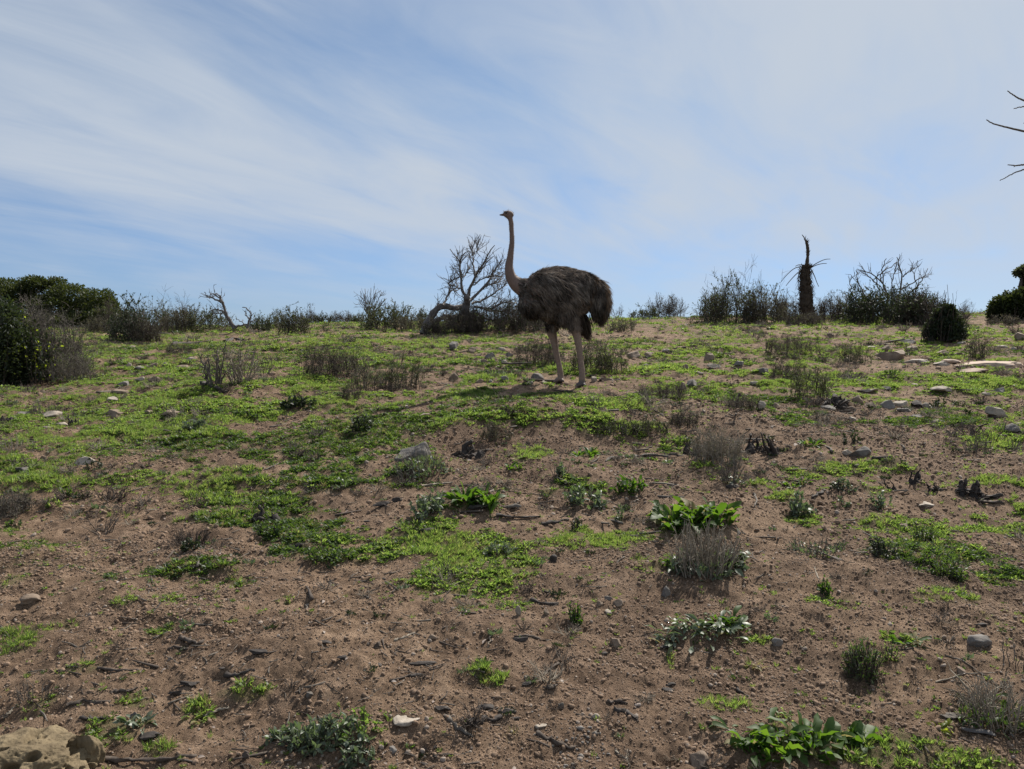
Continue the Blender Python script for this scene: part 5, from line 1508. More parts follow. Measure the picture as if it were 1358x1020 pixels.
stalks(1345, 880, 60, 46, 'few long thin dry stalks leaning above the flattened clump at the right edge', 12, 'twig', rad=.0022, twig_n=1)
stalks(165, 680, 60, 14, 'flat scatter of dry grey twigs on bare soil at left', 40, 'twig', rad=.002, flat=.2)
stalks(60, 550, 46, 20, 'dry grass tuft behind the pale slab at left', 40, 'twig', rad=.003)
stalks(20, 596, 60, 18, 'thin dry grass at the left edge above the pale stone', 50, 'twig_pale', rad=.0026)
stalks(25, 620, 30, 10, 'wisps of dry grass at the left edge beside the small flat stone', 20, 'twig_pale', rad=.002)
stalks(975, 540, 40, 20, 'grey dry grass tuft on bare ground', 40, 'twig_pale', rad=.003)
stalks(790, 536, 30, 16, 'dry grass sprigs just below the ostrich feet', 26, 'twig_pale', rad=.0026)
stalks(46, 925, 60, 36, 'tangle of dead twigs just above the big sandstone rock', 20, 'twig', rad=.0022, flat=.6)
stalks(1300, 600, 60, 24, 'sparse dry weeds on bare soil near the right edge', 30, 'twig', rad=.0026)
stalks(1080, 735, 90, 26, 'grey brittle dead plant mat on bare soil right of the stalk clump', 60, 'twig', rad=.0022, flat=.5, base='silver')
stalks(830, 568, 60, 14, 'dark dry stems along the terrace edge', 30, 'twig_dark', rad=.0026)

# ---------------------------------------------- leafy plants in the foreground
broadleaf(920, 686, 128, 52, 'wide clump of upright bright broad leaves above the dry stalk clump', 62, rise=1.3, Lf=.24)
broadleaf(1035, 990, 150, 62, 'largest broad-leaved plant in the lower right foreground', 46, rise=1.1, Lf=.19)
broadleaf(1125, 985, 80, 34, 'smaller broad-leaved plant joined to the right of the largest one', 22, rise=.8, Lf=.15, wl=.42)
broadleaf(775, 606, 54, 28, 'compact round broad-leaved plant below the ostrich shadow', 34, rise=1.1, Lf=.16, wl=.2, wave=.1)
broadleaf(632, 664, 90, 50, 'dark broad-leaved plant in the middle of the slope', 50, rise=1.6, Lf=.20, wl=.26, wave=.1)
broadleaf(640, 668, 50, 26, 'smaller leaf rosette in front of the dark mid-slope plant', 20, 'silver', rise=.8, Lf=.13)
broadleaf(925, 834, 128, 40, 'flat spreading plant with shiny grey-green leaves right of centre', 54, 'silver', rise=.7, Lf=.15, wl=.22)
broadleaf(965, 830, 60, 40, 'greener leaves at the right end of the flat spreading plant', 22, 'broad', rise=.9, Lf=.14, wl=.26)
broadleaf(1207, 852, 46, 24, 'small leaf rosette beside the bright weed patch at right', 18, 'broad', rise=.7, Lf=.10)
broadleaf(1075, 592, 36, 22, 'small bright broad-leaved plant right of the narrow stump', 20, rise=1.1, Lf=.14)
broadleaf(681, 620, 28, 18, 'small bright broad-leaved plant left of a dark tuft', 14, rise=1.1, Lf=.11)
broadleaf(1056, 644, 46, 26, 'bright leafy plant right of the wide clump', 26, rise=.9, Lf=.11)
broadleaf(980, 640, 50, 20, 'flat leafy plant below the dry wiry shrub', 20, 'silver', rise=.8, Lf=.12)
broadleaf(183, 962, 50, 30, 'small dark leafy weed beside the pale wood stub at lower left', 20, 'silver', rise=1.0, Lf=.09)
broadleaf(263, 952, 50, 26, 'bright little broad-leaved weed between two sticks at lower left', 24, 'weed', rise=.8, Lf=.075, wave=.1)
broadleaf(1001, 884, 30, 14, 'tiny pale dry leaf rosette on bare soil', 12, 'weed_dry', rise=.8, Lf=.07, wl=.2)
broadleaf(1248, 965, 30, 20, 'tiny bright leaf sprig in the flattened dry clump', 10, 'lime', rise=.8, Lf=.07)
broadleaf(1040, 950, 36, 22, 'little green sprig on bare soil left of the flattened dry clump', 12, 'weed', rise=1.0, Lf=.06)
tuft(425, 985, 120, 36, 'silvery-leaved spreading plant in the lower left foreground', 620, 'silver', Lr=.17, wr=.17)
tuft(478, 966, 70, 34, 'green-topped half of the silvery spreading plant', 170, 'weed', Lr=.15)
tuft(472, 1012, 66, 32, 'small silvery plant at the bottom edge left of centre', 200, 'silver', Lr=.22)
tuft(380, 978, 60, 22, 'flat dark left arm of the silvery spreading plant', 160, 'silver', Lr=.25)
tuft(567, 682, 70, 32, 'low grey-green leafy plant on bare soil left of the mid-slope plant', 260, 'silver', Lr=.18)
tuft(775, 668, 72, 28, 'low grey-green plant left of the wide broad-leaved clump', 260, 'silver', Lr=.18)
tuft(835, 655, 60, 22, 'low green plant between the grey-green one and the wide clump', 200, 'broad', Lr=.2)
tuft(823, 690, 24, 18, 'tiny grey-green tuft under the wide broad-leaved clump', 90, 'silver')
tuft(765, 700, 22, 16, 'tiny dark round tuft beside a dark stick', 90, 'shrub_dark')
tuft(763, 824, 26, 30, 'small upright dark green bush on bare soil in the centre', 260, 'broad', Lr=.16, rise=2, name='small_bush')
tuft(1096, 788, 24, 28, 'small dark green bush on bare soil at right of centre', 220, 'broad', Lr=.18, rise=2, name='small_bush')
tuft(1144, 888, 64, 40, 'round dark green cushion of fine needles at right', 900, 'weed_dark', Lr=.13, wr=.1, shape='blade', name='cushion_plant')
tuft(1178, 872, 40, 20, 'paler green tuft on the right flank of the dark cushion', 260, 'weed', Lr=.16, wr=.1, shape='blade')
tuft(1172, 738, 56, 26, 'dark grey cushion plant in the bright weed patch at right', 420, 'shrub_dark', Lr=.14, wr=.15, name='cushion_plant')
tuft(1227, 716, 48, 22, 'dark green cushion plant behind the bright weed patch at right', 420, 'weed_dark', Lr=.14, wr=.15, name='cushion_plant')
tuft(1258, 764, 56, 30, 'dark green cushion plant at the lower side of the bright weed patch', 480, 'weed_dark', Lr=.14, wr=.15, name='cushion_plant')
tuft(1168, 672, 36, 24, 'grey leafy plant on bare soil above the bright weed patch', 160, 'silver')
tuft(1062, 684, 36, 34, 'grey leafy plant on a bare patch right of the wide clump', 200, 'silver', Lr=.22)
tuft(1115, 672, 26, 14, 'small grey tuft right of the grey leafy plant', 90, 'silver')
tuft(1120, 650, 30, 18, 'dark leafy tuft in front of the bright grassy strip', 140, 'silver')
tuft(1128, 586, 30, 14, 'flat dark tuft above the bluish stone', 110, 'shrub_dark')
tuft(1110, 650, 26, 16, 'dark bare-stemmed tuft left of the tiny burnt stub', 100, 'shrub_dark')
tuft(743, 630, 30, 20, 'small grey tuft on the bare scarp', 120, 'silver', twigs=12)
tuft(910, 590, 24, 14, 'tiny dark tuft left of the leftmost charred stump', 90, 'shrub_dark')
tuft(396, 540, 54, 16, 'flat dark green cushion on the slope below the twiggy shrubs', 300, 'shrub_dark', name='cushion_plant')
tuft(325, 553, 46, 10, 'long flat dark green cushion on the left slope', 220, 'weed_dark', name='cushion_plant')
tuft(261, 567, 50, 14, 'grey-green flat tuft on the left slope', 220, 'silver', twigs=14)
tuft(238, 578, 24, 10, 'small dark tuft right below the grey-green flat one', 90, 'shrub_dark')
tuft(160, 577, 14, 8, 'tiny dark green tuft at left above the pale stone', 60, 'shrub_dark')
tuft(88, 658, 34, 12, 'small dark green cushion on bare soil near the left edge', 160, 'weed_dark', name='cushion_plant')
tuft(125, 622, 28, 14, 'dark tuft at the right foot of the rounded pale stone', 120, 'shrub_dark')
tuft(72, 670, 26, 14, 'small bright tuft below the dark cushion near the left edge', 110, 'weed')
tuft(255, 728, 40, 18, 'dark green leafy tuft under the dry twig heap', 200, 'shrub_dark')
tuft(430, 745, 60, 22, 'darker green weed mound left of the big central weed patch', 300, 'weed_dark', Lr=.15)
tuft(662, 736, 50, 20, 'grey-green tuft in the weed strip in the centre', 220, 'silver', Lr=.15)
tuft(360, 706, 60, 22, 'dark green weed mound beside the charred root lump', 260, 'weed_dark', Lr=.15)
tuft(480, 568, 40, 22, 'dark leafy tuft where the left slope meets the green terrace', 200, 'shrub_dark')
tuft(655, 900, 20, 10, 'tiny green weed on bare soil below the central weed patch', 80, 'weed')
tuft(632, 884, 18, 10, 'tiny bright weed left of the other tiny one on bare soil', 60, 'weed')
tuft(385, 800, 20, 12, 'small bright weed on bare soil right of the straight twigs', 80, 'weed')
tuft(20, 700, 34, 12, 'dark green weed strip at the left edge', 160, 'weed_dark')
tuft(1280, 792, 16, 10, 'tiny grey weed below the bright weed patch at right', 60, 'silver')
tuft(1243, 540, 30, 12, 'small dark grass tuft among the stones on the right slope', 110, 'shrub_dark')
tuft(958, 474, 22, 10, 'small dark green tuft on the green slope right of the ostrich', 90, 'weed_dark')
tuft(1185, 497, 26, 12, 'dark green tuft below the brown boulder', 100, 'weed_dark')
tuft(1020, 583, 20, 10, 'little dark weed behind the jagged stump', 70, 'shrub_dark')

# ---------------------------------------------- stones
def sandstone():
    rng = nseed(); b = P(48, 1040); s = b[1] / F
    v, f = icosphere(6)
    for _ in range(7):
        nn = nrm(rng.normal(0, 1, 3) * np.array([1, 1, .8])); h = rng.uniform(.74, .95); d = v @ nn; v = v - np.maximum(d - h, 0)[:, None] * nn
    ln = np.linalg.norm(v, axis=1); u = nrm(v)
    n = noise3(u * 2.2 + 3, 71) * .10 + noise3(u * 5 + 3, 72) * .06 + noise3(u * 13, 73) * .02 + noise3(u * 34, 74) * .016 + noise3(u * 80, 76) * .008
    pit = sstep(noise3(u * 4.2 + 20, 75), .22, .5) * .22 + sstep(noise3(u * 10 + 2, 77), .30, .6) * .07
    ledge = .05 * np.abs(noise3(u * np.array([2, 2, 7]) + 9, 79))
    v = v * (1 + n - pit + ledge)[:, None]
    v = v * np.array([92 * s, .19, .135])
    o = link('sandstone_rock', v, [f], M_['sandstone'], smooth=False, loc=b + np.array([-20 * s, .04, -.005]))
    o.rotation_euler = (0, 0, .2)
    tag(o, 'large pitted tan sandstone rock cut by the lower left corner', 'rock')
    o2 = stone(108, 1000, 44, 46, 'smooth rounded shoulder of tan rock right beside the big pitted one', 'sandstone', 'sandstone_rock', 'rock', sub=4, cuts=9, rough=.2)
sandstone()
ST = [
 (149, 549, 34, 12, 'stone_brown', 'flat-topped brown boulder on the left slope'), (225, 547, 32, 11, 'stone_brown', 'dark flat stone right of the flat-topped brown boulder'),
 (196, 547, 20, 5, 'stone_brown', 'thin flat stone between the two brown boulders on the left slope'), (66, 550, 32, 12, 'stone_pale', 'pale wedge-shaped slab near the left edge'), (80, 562, 16, 6, 'stone_pale', 'small pale stone right in front of the pale wedge-shaped slab'),
 (110, 611, 24, 14, 'stone_pale', 'rounded pale stone on bare soil at left'), (28, 622, 22, 8, 'stone_grey', 'small flat grey stone at the left edge'), (154, 519, 24, 9, 'stone_brown', 'reddish brown stone in the grass below the left shrubs'),
 (164, 508, 15, 9, 'stone_grey', 'grey stone just above the reddish brown one at left'), (147, 529, 14, 9, 'stone_pale', 'upright pale shard below the reddish brown stone at left'),
 (185, 503, 15, 9, 'stone_pale', 'whitish stone, left one of a close pair on the grass'), (203, 504, 16, 8, 'stone_brown', 'darker stone, right one of a close pair on the grass'),
 (200, 486, 18, 9, 'stone_brown', 'largest stone of the row under the dark grey-green shrub'), (184, 488, 12, 6, 'stone_grey', 'small stone left of the largest one in the row'), (170, 484, 9, 9, 'stone_pale', 'pale upright stone at the left of the row'),
 (218, 484, 12, 8, 'stone_pale', 'pale stone right of the largest one in the row'), (238, 487, 20, 7, 'stone_brown', 'brown stone at the right end of the row'), (250, 476, 14, 5, 'stone_pale', 'thin pale stone above the right end of the row'),
 (30, 548, 24, 8, 'stone_grey', 'grey stone half buried by the left edge'), (60, 567, 12, 5, 'stone_pale', 'tiny white stone below the pale slab at left'),
 (601, 459, 16, 13, 'stone_grey', 'pointed grey stone on the grass under the sprawling dead tree'), (626, 464, 14, 11, 'stone_brown', 'dark brown stone right of the pointed grey one'), (642, 478, 12, 7, 'stone_brown', 'brown stone second left in the scatter beside the ostrich breast'),
 (651, 473, 15, 10, 'stone_grey', 'blocky grey stone in the scatter left of the ostrich legs'), (664, 463, 16, 8, 'stone_pale', 'pale flat stone in the upper scatter left of the ostrich'), (675, 470, 10, 8, 'stone_grey', 'grey pebble at the right of the scatter left of the ostrich'),
 (668, 480, 12, 5, 'stone_pale', 'small pale flake below the scatter left of the ostrich'), (634, 471, 10, 6, 'stone_brown', 'small brown stone at the left of the scatter'), (601, 500, 13, 12, 'stone_brown', 'upright brown stone on the grass left of the ostrich shadow'),
 (636, 506, 12, 7, 'stone_brown', 'low brown stone, left one of the three above the ostrich shadow'), (651, 505, 8, 6, 'stone_grey', 'tiny stone, middle one of the three above the ostrich shadow'), (669, 503, 11, 8, 'stone_grey', 'rounded grey stone, right one of the three above the ostrich shadow'),
 (711, 501, 18, 10, 'stone_grey', 'grey stone left of the ostrich rear leg'), (702, 508, 10, 5, 'stone_grey', 'small grey stone in front of the one beside the ostrich leg'), (721, 507, 8, 5, 'stone_pale', 'tiny pale stone touching the ostrich foot'),
 (788, 503, 12, 8, 'stone_pale', 'pale upright shard right of the ostrich feet'), (805, 503, 22, 6, 'stone_brown', 'low dark stone right of the pale shard'), (843, 469, 20, 14, 'stone_brown', 'dark boulder right of the olive shrubs behind the ostrich'), (862, 470, 16, 9, 'stone_brown', 'flat brown stone right next to the dark boulder'),
 (855, 485, 10, 6, 'stone_grey', 'small grey stone below the dark boulder'), (885, 466, 12, 5, 'stone_pale', 'thin white stone on the green slope right of the dark boulder'), (942, 474, 14, 12, 'stone_brown', 'upright brown stone on the green slope'), (948, 486, 18, 7, 'stone_pale', 'pale flat stone at the foot of the upright brown one'),
 (909, 488, 14, 9, 'stone_brown', 'dark brown stone on the green slope'), (927, 495, 14, 7, 'stone_pale', 'pale stone right of the dark brown one on the green slope'), (919, 509, 18, 12, 'stone_grey', 'grey rounded stone on the slope right of the ostrich'), (907, 514, 12, 14, 'stone_brown', 'brown upright stone touching the grey rounded one'),
 (983, 481, 15, 8, 'stone_grey', 'grey stone below the long low shrub'), (1014, 492, 18, 8, 'stone_grey', 'bluish flat stone left of the grey shrub on the slope'), (983, 526, 9, 11, 'char', 'dark upright stub-like stone on bare ground'), (1010, 538, 14, 12, 'stone_pale', 'pinkish pale stone on bare ground left of the charred mound'),
 (1029, 538, 12, 7, 'stone_brown', 'small brown stone right of the pinkish pale one'), (1098, 541, 24, 6, 'stone_grey', 'flat grey slab in front of the charred root mass'), (1130, 543, 20, 9, 'stone_brown', 'brown stone right of the flat grey slab'), (1140, 531, 18, 11, 'stone_brown', 'reddish block at the right end of the charred mound'),
 (1181, 537, 20, 12, 'stone_grey', 'rounded grey-brown stone in the row on the right slope'), (1200, 535, 24, 7, 'stone_pale', 'pale flat stone in the middle of the row on the right slope'), (1201, 544, 18, 7, 'stone_grey', 'grey stone below the pale flat one in the row'), (1218, 536, 20, 13, 'char', 'blackened rock in the row on the right slope'), (1230, 539, 12, 9, 'stone_pale', 'pale stone at the right end of the row'),
 (1158, 538, 16, 8, 'stone_brown', 'brown stone at the left of the row on the right slope'), (1216, 553, 20, 7, 'stone_grey', 'flat grey stone below the row on the right slope'), (1249, 559, 24, 7, 'stone_pale', 'thin tilted white stone right of the flat grey one'), (1131, 556, 12, 6, 'stone_pale', 'small white stone below the brown one'), (1096, 556, 9, 5, 'stone_pale', 'tiny white stone left of the small white one'),
 (1155, 518, 28, 6, 'stone_pale', 'flat white slab on the green right slope'), (1254, 517, 30, 8, 'stone_pale', 'flat cream slab further right on the green slope'), (1176, 515, 14, 7, 'stone_grey', 'grey stone at the right end of the flat white slab'), (1327, 518, 18, 9, 'stone_grey', 'grey boulder on the grass near the right edge'), (1310, 522, 12, 5, 'stone_pale', 'small pale stone left of the grey boulder near the right edge'),
 (1326, 546, 30, 20, 'stone_pale', 'large light-topped boulder near the right edge'), (1344, 569, 22, 12, 'stone_grey', 'bluish boulder at the right edge below the light-topped one'), (1352, 563, 10, 6, 'stone_pale', 'small pale stone behind the bluish boulder'),
 (1186, 472, 50, 16, 'stone_brown', 'long slanting brown boulder on the right slope'), (1157, 461, 12, 6, 'stone_pale', 'small white stone above the long brown boulder'), (1176, 463, 16, 11, 'stone_brown', 'brown block resting behind the long brown boulder'), (1217, 479, 36, 8, 'stone_pale', 'flat cream slab right of the long brown boulder'),
 (1252, 482, 20, 8, 'stone_pale', 'white stone right of the flat cream slab'), (1254, 467, 20, 10, 'stone_brown', 'dark stone below the conical shrub'), (1272, 470, 18, 8, 'stone_brown', 'brown stone between the conical shrub and the rounded shrub'), (1205, 453, 24, 6, 'stone_pale', 'thin pale slab left of the conical shrub'), (1212, 462, 20, 8, 'stone_brown', 'brown stone under the thin pale slab'),
 (1277, 454, 10, 5, 'stone_pale', 'tiny white stone at the right foot of the conical shrub'), (1355, 446, 16, 13, 'stone_brown', 'dark boulder at the right edge on the crest'), (1330, 460, 14, 5, 'stone_pale', 'thin pale stone left of the dark boulder on the crest'), (1346, 462, 10, 9, 'stone_pale', 'small upright pale stone near the right edge'), (1060, 462, 10, 6, 'stone_brown', 'small brown stone in the long low shrub'),
 (1104, 444, 12, 6, 'stone_brown', 'dark stone in front of the palm scrub'), (1000, 508, 14, 6, 'stone_pale', 'pale low stone on the green slope left of the grey shrub'), (1125, 478, 12, 6, 'stone_pale', 'pale stone left of the small olive shrub'),
 (1144, 600, 28, 14, 'stone_grey', 'bluish dark rock on bare soil at right'), (1126, 601, 14, 7, 'stone_pale', 'pale stone touching the left of the bluish dark rock'), (1230, 669, 20, 7, 'stone_pale', 'pale half buried stone on bare soil at right'), (1199, 699, 15, 10, 'stone_brown', 'small brown rock behind the bright weed patch'),
 (1304, 852, 32, 18, 'stone_grey', 'grey-pink rock alone on bare soil at lower right'), (1031, 853, 16, 12, 'stone_grey', 'grey stone at the right end of a small bright weed strip'), (884, 786, 15, 14, 'stone_grey', 'rounded grey stone behind the flat spreading plant'), (926, 1010, 32, 22, 'stone_brown', 'dark wedge-shaped rock at the bottom edge right of centre'),
 (538, 957, 38, 9, 'stone_pale', 'flat pale angular stone beside the silvery plant'), (818, 854, 17, 13, 'stone_brown', 'egg-shaped brown pebble on bare soil in the centre'), (802, 867, 11, 7, 'char', 'small dark pebble below the egg-shaped one'), (36, 797, 30, 11, 'stone_brown', 'rounded brown stone near the left edge'),
 (807, 793, 11, 8, 'stone_grey', 'grey pebble, upper left in the little pebble group'), (819, 801, 15, 10, 'stone_brown', 'darkest pebble in the little pebble group'), (807, 812, 12, 7, 'stone_pale', 'palest pebble at the bottom of the little pebble group'), (796, 801, 10, 7, 'stone_brown', 'brown pebble at the left of the little pebble group'),
 (574, 846, 11, 8, 'stone_brown', 'small brown pebble below the central weed patch'), (725, 813, 13, 8, 'stone_brown', 'brown pebble right of the pale shard'), (687, 812, 8, 14, 'twig_pale', 'upright pale wooden shard at the foot of the weed patch'), (790, 951, 10, 6, 'stone_pale', 'white pebble left of a twig in the foreground'), (718, 964, 16, 5, 'stone_pale', 'flat half buried pale stone in the foreground soil'),
 (520, 995, 11, 9, 'stone_grey', 'grey pebble right of the silvery plant at the bottom'), (1137, 890, 10, 6, 'stone_pale', 'pale pebble in front of the dark cushion'), (1252, 846, 9, 6, 'stone_brown', 'tiny stone left of the grey-pink rock'), (1275, 890, 14, 9, 'stone_brown', 'brown clod-like stone below the grey-pink rock'), (735, 742, 12, 10, 'char', 'dark lump on bare soil in the centre')]
for i, (px, py, w, h, mt, lb) in enumerate(ST):
    nm = 'dark_lump' if mt == 'char' else ('wood_shard' if mt == 'twig_pale' else ('pebble' if w < 13 and py > 700 else 'stone'))
    stone(px, py, w, h, lb, mt, nm, {'dark_lump': 'lump', 'wood_shard': 'wood', 'pebble': 'pebble', 'stone': 'stone'}[nm], sub=3 if w > 13 else 2, cuts=14, rough=.13, sink=.3)
# pointed slab rock in the middle
def slab():
    rng = nseed(); b = P(548, 610); s = b[1] / F
    v, f = rock_geo(rng, (26 * s, 18 * s, 13 * s), 4, 14, .14, .45)
    v[:, 2] += np.maximum(0, 1 - np.abs(v[:, 0] / s - 14) / 14) * 8 * s * (v[:, 2] > 0)
    tag(link('stone', v, [f], M_['stone_grey'], loc=b + [0, .05, 3 * s]), 'large grey rock with a pointed top half hidden in dry plants at mid-slope', 'rock')
slab()
stone(1325, 483, 86, 11, 'broad flat reddish slab near the right edge', 'stone_red', 'slab', 'rock slab', depth=.9, sub=4, cuts=12, rough=.16, sink=.3)
stone(1290, 492, 50, 7, 'narrow pale reddish slab in front of the broad one', 'stone_red', 'slab', 'rock slab', depth=.9, sub=3, cuts=12, rough=.16, sink=.3)
stone(1262, 480, 34, 7, 'small flat reddish slab left of the broad one', 'stone_red', 'slab', 'rock slab', depth=.9, sub=3, cuts=12, rough=.16, sink=.3)

# ---------------------------------------------- sticks, bark and charred pieces
SK = [
 ([(236, 832), (250, 829), (280, 829)], .006, 'twig', 'straight brown stick lying near two weeds at left'), ([(238, 845), (248, 853), (262, 855), (272, 850)], .009, 'twig_dark', 'curved dark stick with a hooked end at left'),
 ([(300, 898), (315, 896), (338, 890)], .009, 'char', 'black tapering stick left of centre in the foreground'), ([(271, 950), (288, 944), (304, 939)], .007, 'twig_pale', 'pale thin stick leaning by the little broad-leaved weed'),
 ([(130, 886), (160, 889), (186, 890)], .007, 'twig_dark', 'long thin dark twig right of the weeds at left'), ([(92, 936), (112, 930), (144, 932)], .008, 'twig_dark', 'dark stick pointing at the dead twig tangle'), ([(150, 918), (166, 918), (182, 913)], .007, 'twig_dark', 'bent dark twig above the dark leafy weed'),
 ([(128, 1008), (170, 1012), (215, 1010), (262, 1004)], .009, 'twig_dark', 'long half buried log at the bottom left beside the rock'), ([(105, 955), (125, 954), (142, 954)], .008, 'char', 'short dark stick at the top right of the sandstone rock'),
 ([(0, 830), (8, 838), (18, 848)], .006, 'twig_dark', 'dark twig crossing the weed patch at the left edge'), ([(6, 952), (14, 945), (20, 938)], .006, 'twig_pale', 'short pale stick above the sandstone rock'),
 ([(588, 950), (608, 965), (627, 977)], .008, 'twig', 'brown stick lying diagonally in the foreground centre'), ([(623, 960), (640, 959), (662, 953)], .011, 'char', 'black wedge of wood below the two dark bark blocks'),
 ([(712, 974), (735, 983), (764, 995)], .011, 'twig_dark', 'long brown stick at the edge of the charred gravel patch'), ([(814, 942), (830, 947), (849, 957)], .010, 'char', 'dark stick right of the white pebble'), ([(808, 932), (820, 931), (832, 932)], .007, 'twig_dark', 'short thin stick above the dark one at right of centre'),
 ([(682, 844), (700, 843), (734, 850)], .009, 'twig_dark', 'dark forked stick below the central weed patch'), ([(703, 795), (718, 801), (740, 802)], .010, 'char', 'dark curled stick at the right of the central weed patch'), ([(522, 850), (537, 846), (548, 840)], .006, 'twig_pale', 'pale curved twig on bare soil left of centre'),
 ([(651, 838), (650, 850), (646, 860)], .005, 'twig_pale', 'thin pale twig pointing at the viewer below the weed patch'), ([(816, 996), (826, 1004), (833, 1012)], .004, 'twig_pale', 'left arm of the pair of thin white twigs at the bottom'), ([(833, 994), (831, 1004), (834, 1016)], .004, 'twig_pale', 'right arm of the pair of thin white twigs at the bottom'),
 ([(657, 684), (680, 688), (716, 686)], .012, 'char', 'long charred stick below the wooden slab at mid-slope'), ([(720, 696), (738, 693), (753, 689)], .012, 'char', 'short charred stick right of the long one at mid-slope'), ([(802, 613), (830, 606), (862, 604), (888, 606)], .014, 'twig', 'long bent grey branch lying on bare soil below the terrace'),
 ([(880, 604), (900, 606), (920, 600)], .012, 'twig_dark', 'dark branch leading into the leftmost charred stump'), ([(1155, 608), (1170, 608), (1184, 606)], .014, 'char', 'dark stick right of the bluish dark rock'), ([(1078, 660), (1086, 655), (1092, 650)], .012, 'char', 'short dark stick pointing up between two tufts'),
 ([(1296, 666), (1310, 668), (1330, 667)], .014, 'twig_dark', 'curved bark strip beside the dark curled root'), ([(1000, 655), (1004, 664), (1000, 672)], .008, 'twig', 'short brown twig right of the wide broad-leaved clump'), ([(1080, 752), (1082, 760), (1086, 768)], .004, 'twig_pale', 'curved pale twig on bare soil above the small dark bush'),
 ([(1073, 728), (1095, 738), (1120, 745)], .006, 'twig', 'thin grey stick under the brittle dead plant mat'), ([(190, 534), (210, 531), (232, 530)], .018, 'twig_dark', 'dark branch on the grass above the flat dark stone at left'), ([(1288, 487), (1310, 487), (1340, 488)], .02, 'twig_dark', 'dark branch lying along the ledge at the right'),
 ([(975, 913), (985, 920), (994, 926)], .006, 'char', 'black thin stick behind the largest broad-leaved plant'), ([(1180, 863), (1195, 861), (1212, 860)], .005, 'twig_dark', 'dark twig right of the dark cushion plant'), ([(1090, 795), (1102, 797), (1114, 800)], .004, 'twig_dark', 'thin shadowed twig at the foot of the small dark bush'),
 ([(943, 852), (945, 840), (949, 826)], .003, 'twig_dark', 'thin dark stem standing before the flat spreading plant'), ([(395, 760), (398, 754), (402, 748)], .004, 'char', 'tiny dark twig beside the weed patch left of centre'), ([(232, 770), (236, 764), (240, 758)], .005, 'char', 'small dark twig between the left weed strips'), ([(203, 812), (208, 806), (213, 800)], .005, 'char', 'dark twig leaning by the small weeds at left'),
 ([(1255, 870), (1290, 885), (1330, 915)], .0035, 'twig', 'long thin stalk fallen across bare soil at the right'), ([(1240, 905), (1280, 893), (1320, 892)], .0035, 'twig_pale', 'long pale stalk lying behind the flattened dry clump'), ([(560, 645), (575, 643), (600, 640)], .008, 'twig_pale', 'short pale branch left of the dark mid-slope plant'),
 ([(520, 700), (530, 702), (545, 706)], .007, 'char', 'dark sliver at the left of the central strip'), ([(225, 860), (236, 858), (248, 862)], .006, 'twig_dark', 'small dark twig left of the curved dark stick')]
for pts, r, mt, lb in SK: stick(pts, r, lb, mt, 'log' if 'log' in lb else 'stick', 'log' if 'log' in lb else 'stick')
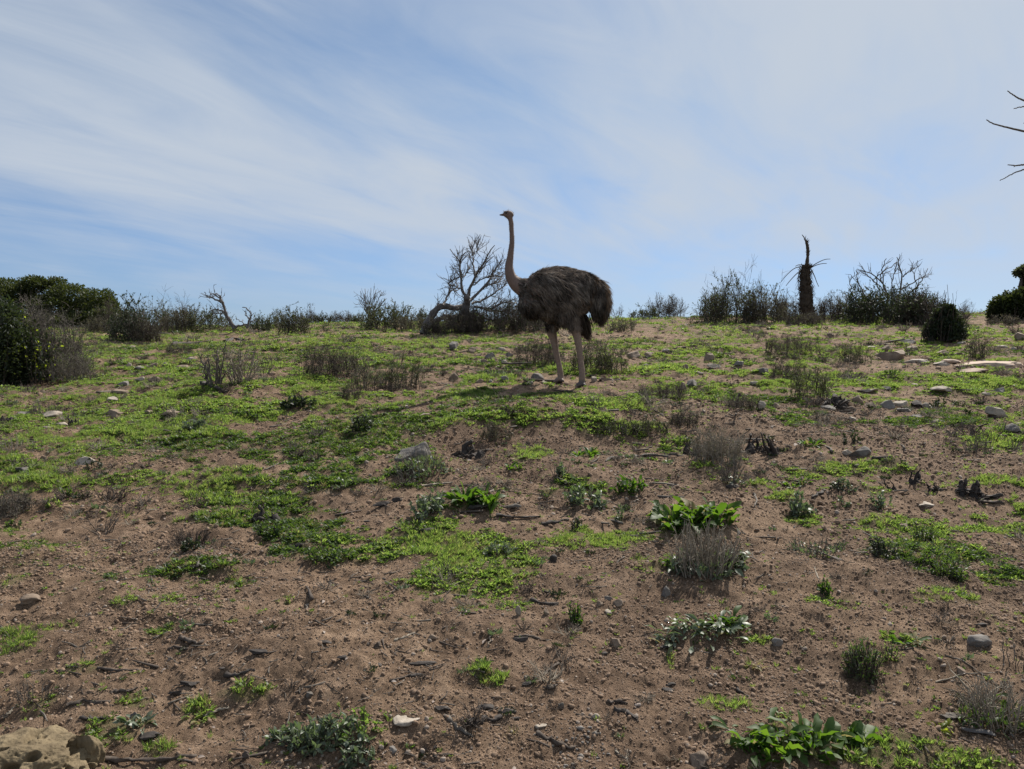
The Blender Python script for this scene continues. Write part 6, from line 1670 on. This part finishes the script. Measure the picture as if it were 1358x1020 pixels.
CH = [
 (252, 904, 28, 9, 'char', 'thick charred piece left of the black tapering stick', -.1), (233, 915, 20, 14, 'char', 'charred chunk left of the thick charred piece', .3), (345, 861, 26, 8, 'char', 'flat black bark piece left of centre', -.15), (178, 945, 10, 20, 'deadwood', 'pale upright wood stub at lower left', None),
 (196, 972, 38, 12, 'char', 'black wedge of burnt wood right of the pale stub', -.1), (643, 935, 26, 9, 'char', 'dark rectangular bark block, left one of two', 0.), (669, 940, 26, 9, 'char', 'dark rectangular bark block, right one of two', -.1), (557, 877, 40, 7, 'char', 'long flat black bark piece in the foreground centre', .05),
 (586, 937, 22, 10, 'char', 'small black bark chip left of the two blocks', -.3), (684, 951, 12, 6, 'char', 'tiny black chip right of the black wedge', 0.), (887, 913, 20, 7, 'char', 'dark chip on bare soil left of the largest broad-leaved plant', -.2), (679, 669, 24, 8, 'twig', 'reddish flat wooden slab at mid-slope', .1), (633, 670, 40, 9, 'char', 'charred plate at the foot of the dark mid-slope plant', .0),
 (505, 665, 28, 12, 'char', 'charred fragment on bare soil left of the grey-green plant', .2), (524, 660, 16, 12, 'char', 'small charred fragment behind the other one', -.2), (569, 701, 26, 10, 'char', 'charred fragment at the top of the weed strip', 0.), (395, 721, 14, 14, 'char', 'upright charred chip in the left weeds', None), (845, 932, 12, 7, 'deadleaf', 'curled cream dead leaf on bare soil', .3),
 (1296, 966, 38, 12, 'deadwood', 'grey bark plate at the foot of the flattened dry clump', -.5), (1265, 947, 34, 8, 'twig', 'brown bark strip left of the flattened dry clump', -.4), (325, 998, 12, 16, 'twig_dark', 'upright dark dead leaf at the bottom left of centre', None), (411, 918, 18, 10, 'twig', 'brown bark flake above the silvery plant', -.5),
 (732, 908, 16, 8, 'twig_dark', 'curled brown leaf on bare soil in the centre', .2), (744, 932, 8, 12, 'twig', 'small upright brown leaf below the curled one', None), (700, 905, 20, 5, 'char', 'dark thin chip left of the curled brown leaf', 0.), (690, 845, 26, 8, 'char', 'dark bark piece overlapping the dark forked stick', .1), (1300, 826, 14, 7, 'char', 'dark chip above the grey-pink rock', 0.),
 (885, 855, 22, 7, 'char', 'dark bark scrap under the flat spreading plant', 0.), (888, 906, 16, 6, 'char', 'black chip below the flat spreading plant', .2), (1320, 655, 26, 8, 'char', 'dark plate near the right edge', .1), (968, 643, 18, 8, 'char', 'charred scrap on the left of the leafy plants', 0.), (455, 870, 18, 8, 'char', 'dark bark scrap left of the long flat black piece', .1), (550, 893, 20, 8, 'char', 'dark flake right below the long flat black piece', .3),
 (500, 852, 16, 12, 'twig_dark', 'brown curled bark piece left of the pale curved twig', .4), (430, 850, 20, 6, 'char', 'thin dark chip right of the flat black bark piece', 0.), (1322, 940, 20, 8, 'twig_pale', 'pale flake in the flattened dry clump', .4)]
for px, py, w, h, mt, lb, yw in CH: chip(px, py, w, h * 1.2, lb, mt, 'dead_leaf' if 'leaf' in lb and 'plant' not in lb else 'bark_piece', 'leaf' if 'leaf' in lb and 'plant' not in lb else 'wood piece', yaw=yw)

# charred gravel patch in the foreground
def gravel_patch():
    rng = nseed(); b = P(775, 985); s = b[1] / F; g = Geo()
    for i in range(70):
        x, y = rng.normal(0, 24 * s), rng.normal(0, .06)
        r = rng.lognormal(-5.5, .45); v, f = rock_geo(rng, (r, r * .8, r * .7), 1, 4, .2)
        g.add(v + [x, y, float(height(b[0] + x, b[1] + y)) - b[2] + r * .3], [f])
    o = g.build('burnt_gravel', M_['stone_grey'], loc=b)
    tag(o, 'patch of grey and black gravel beside the long brown stick', 'gravel', kind='stuff')
gravel_patch()

for o in list(scene.objects):
    if o.parent is None and o.get('category') in GROUPS and not o.get('group') and not o.get('kind'):
        o['group'] = GROUPS[o['category']]
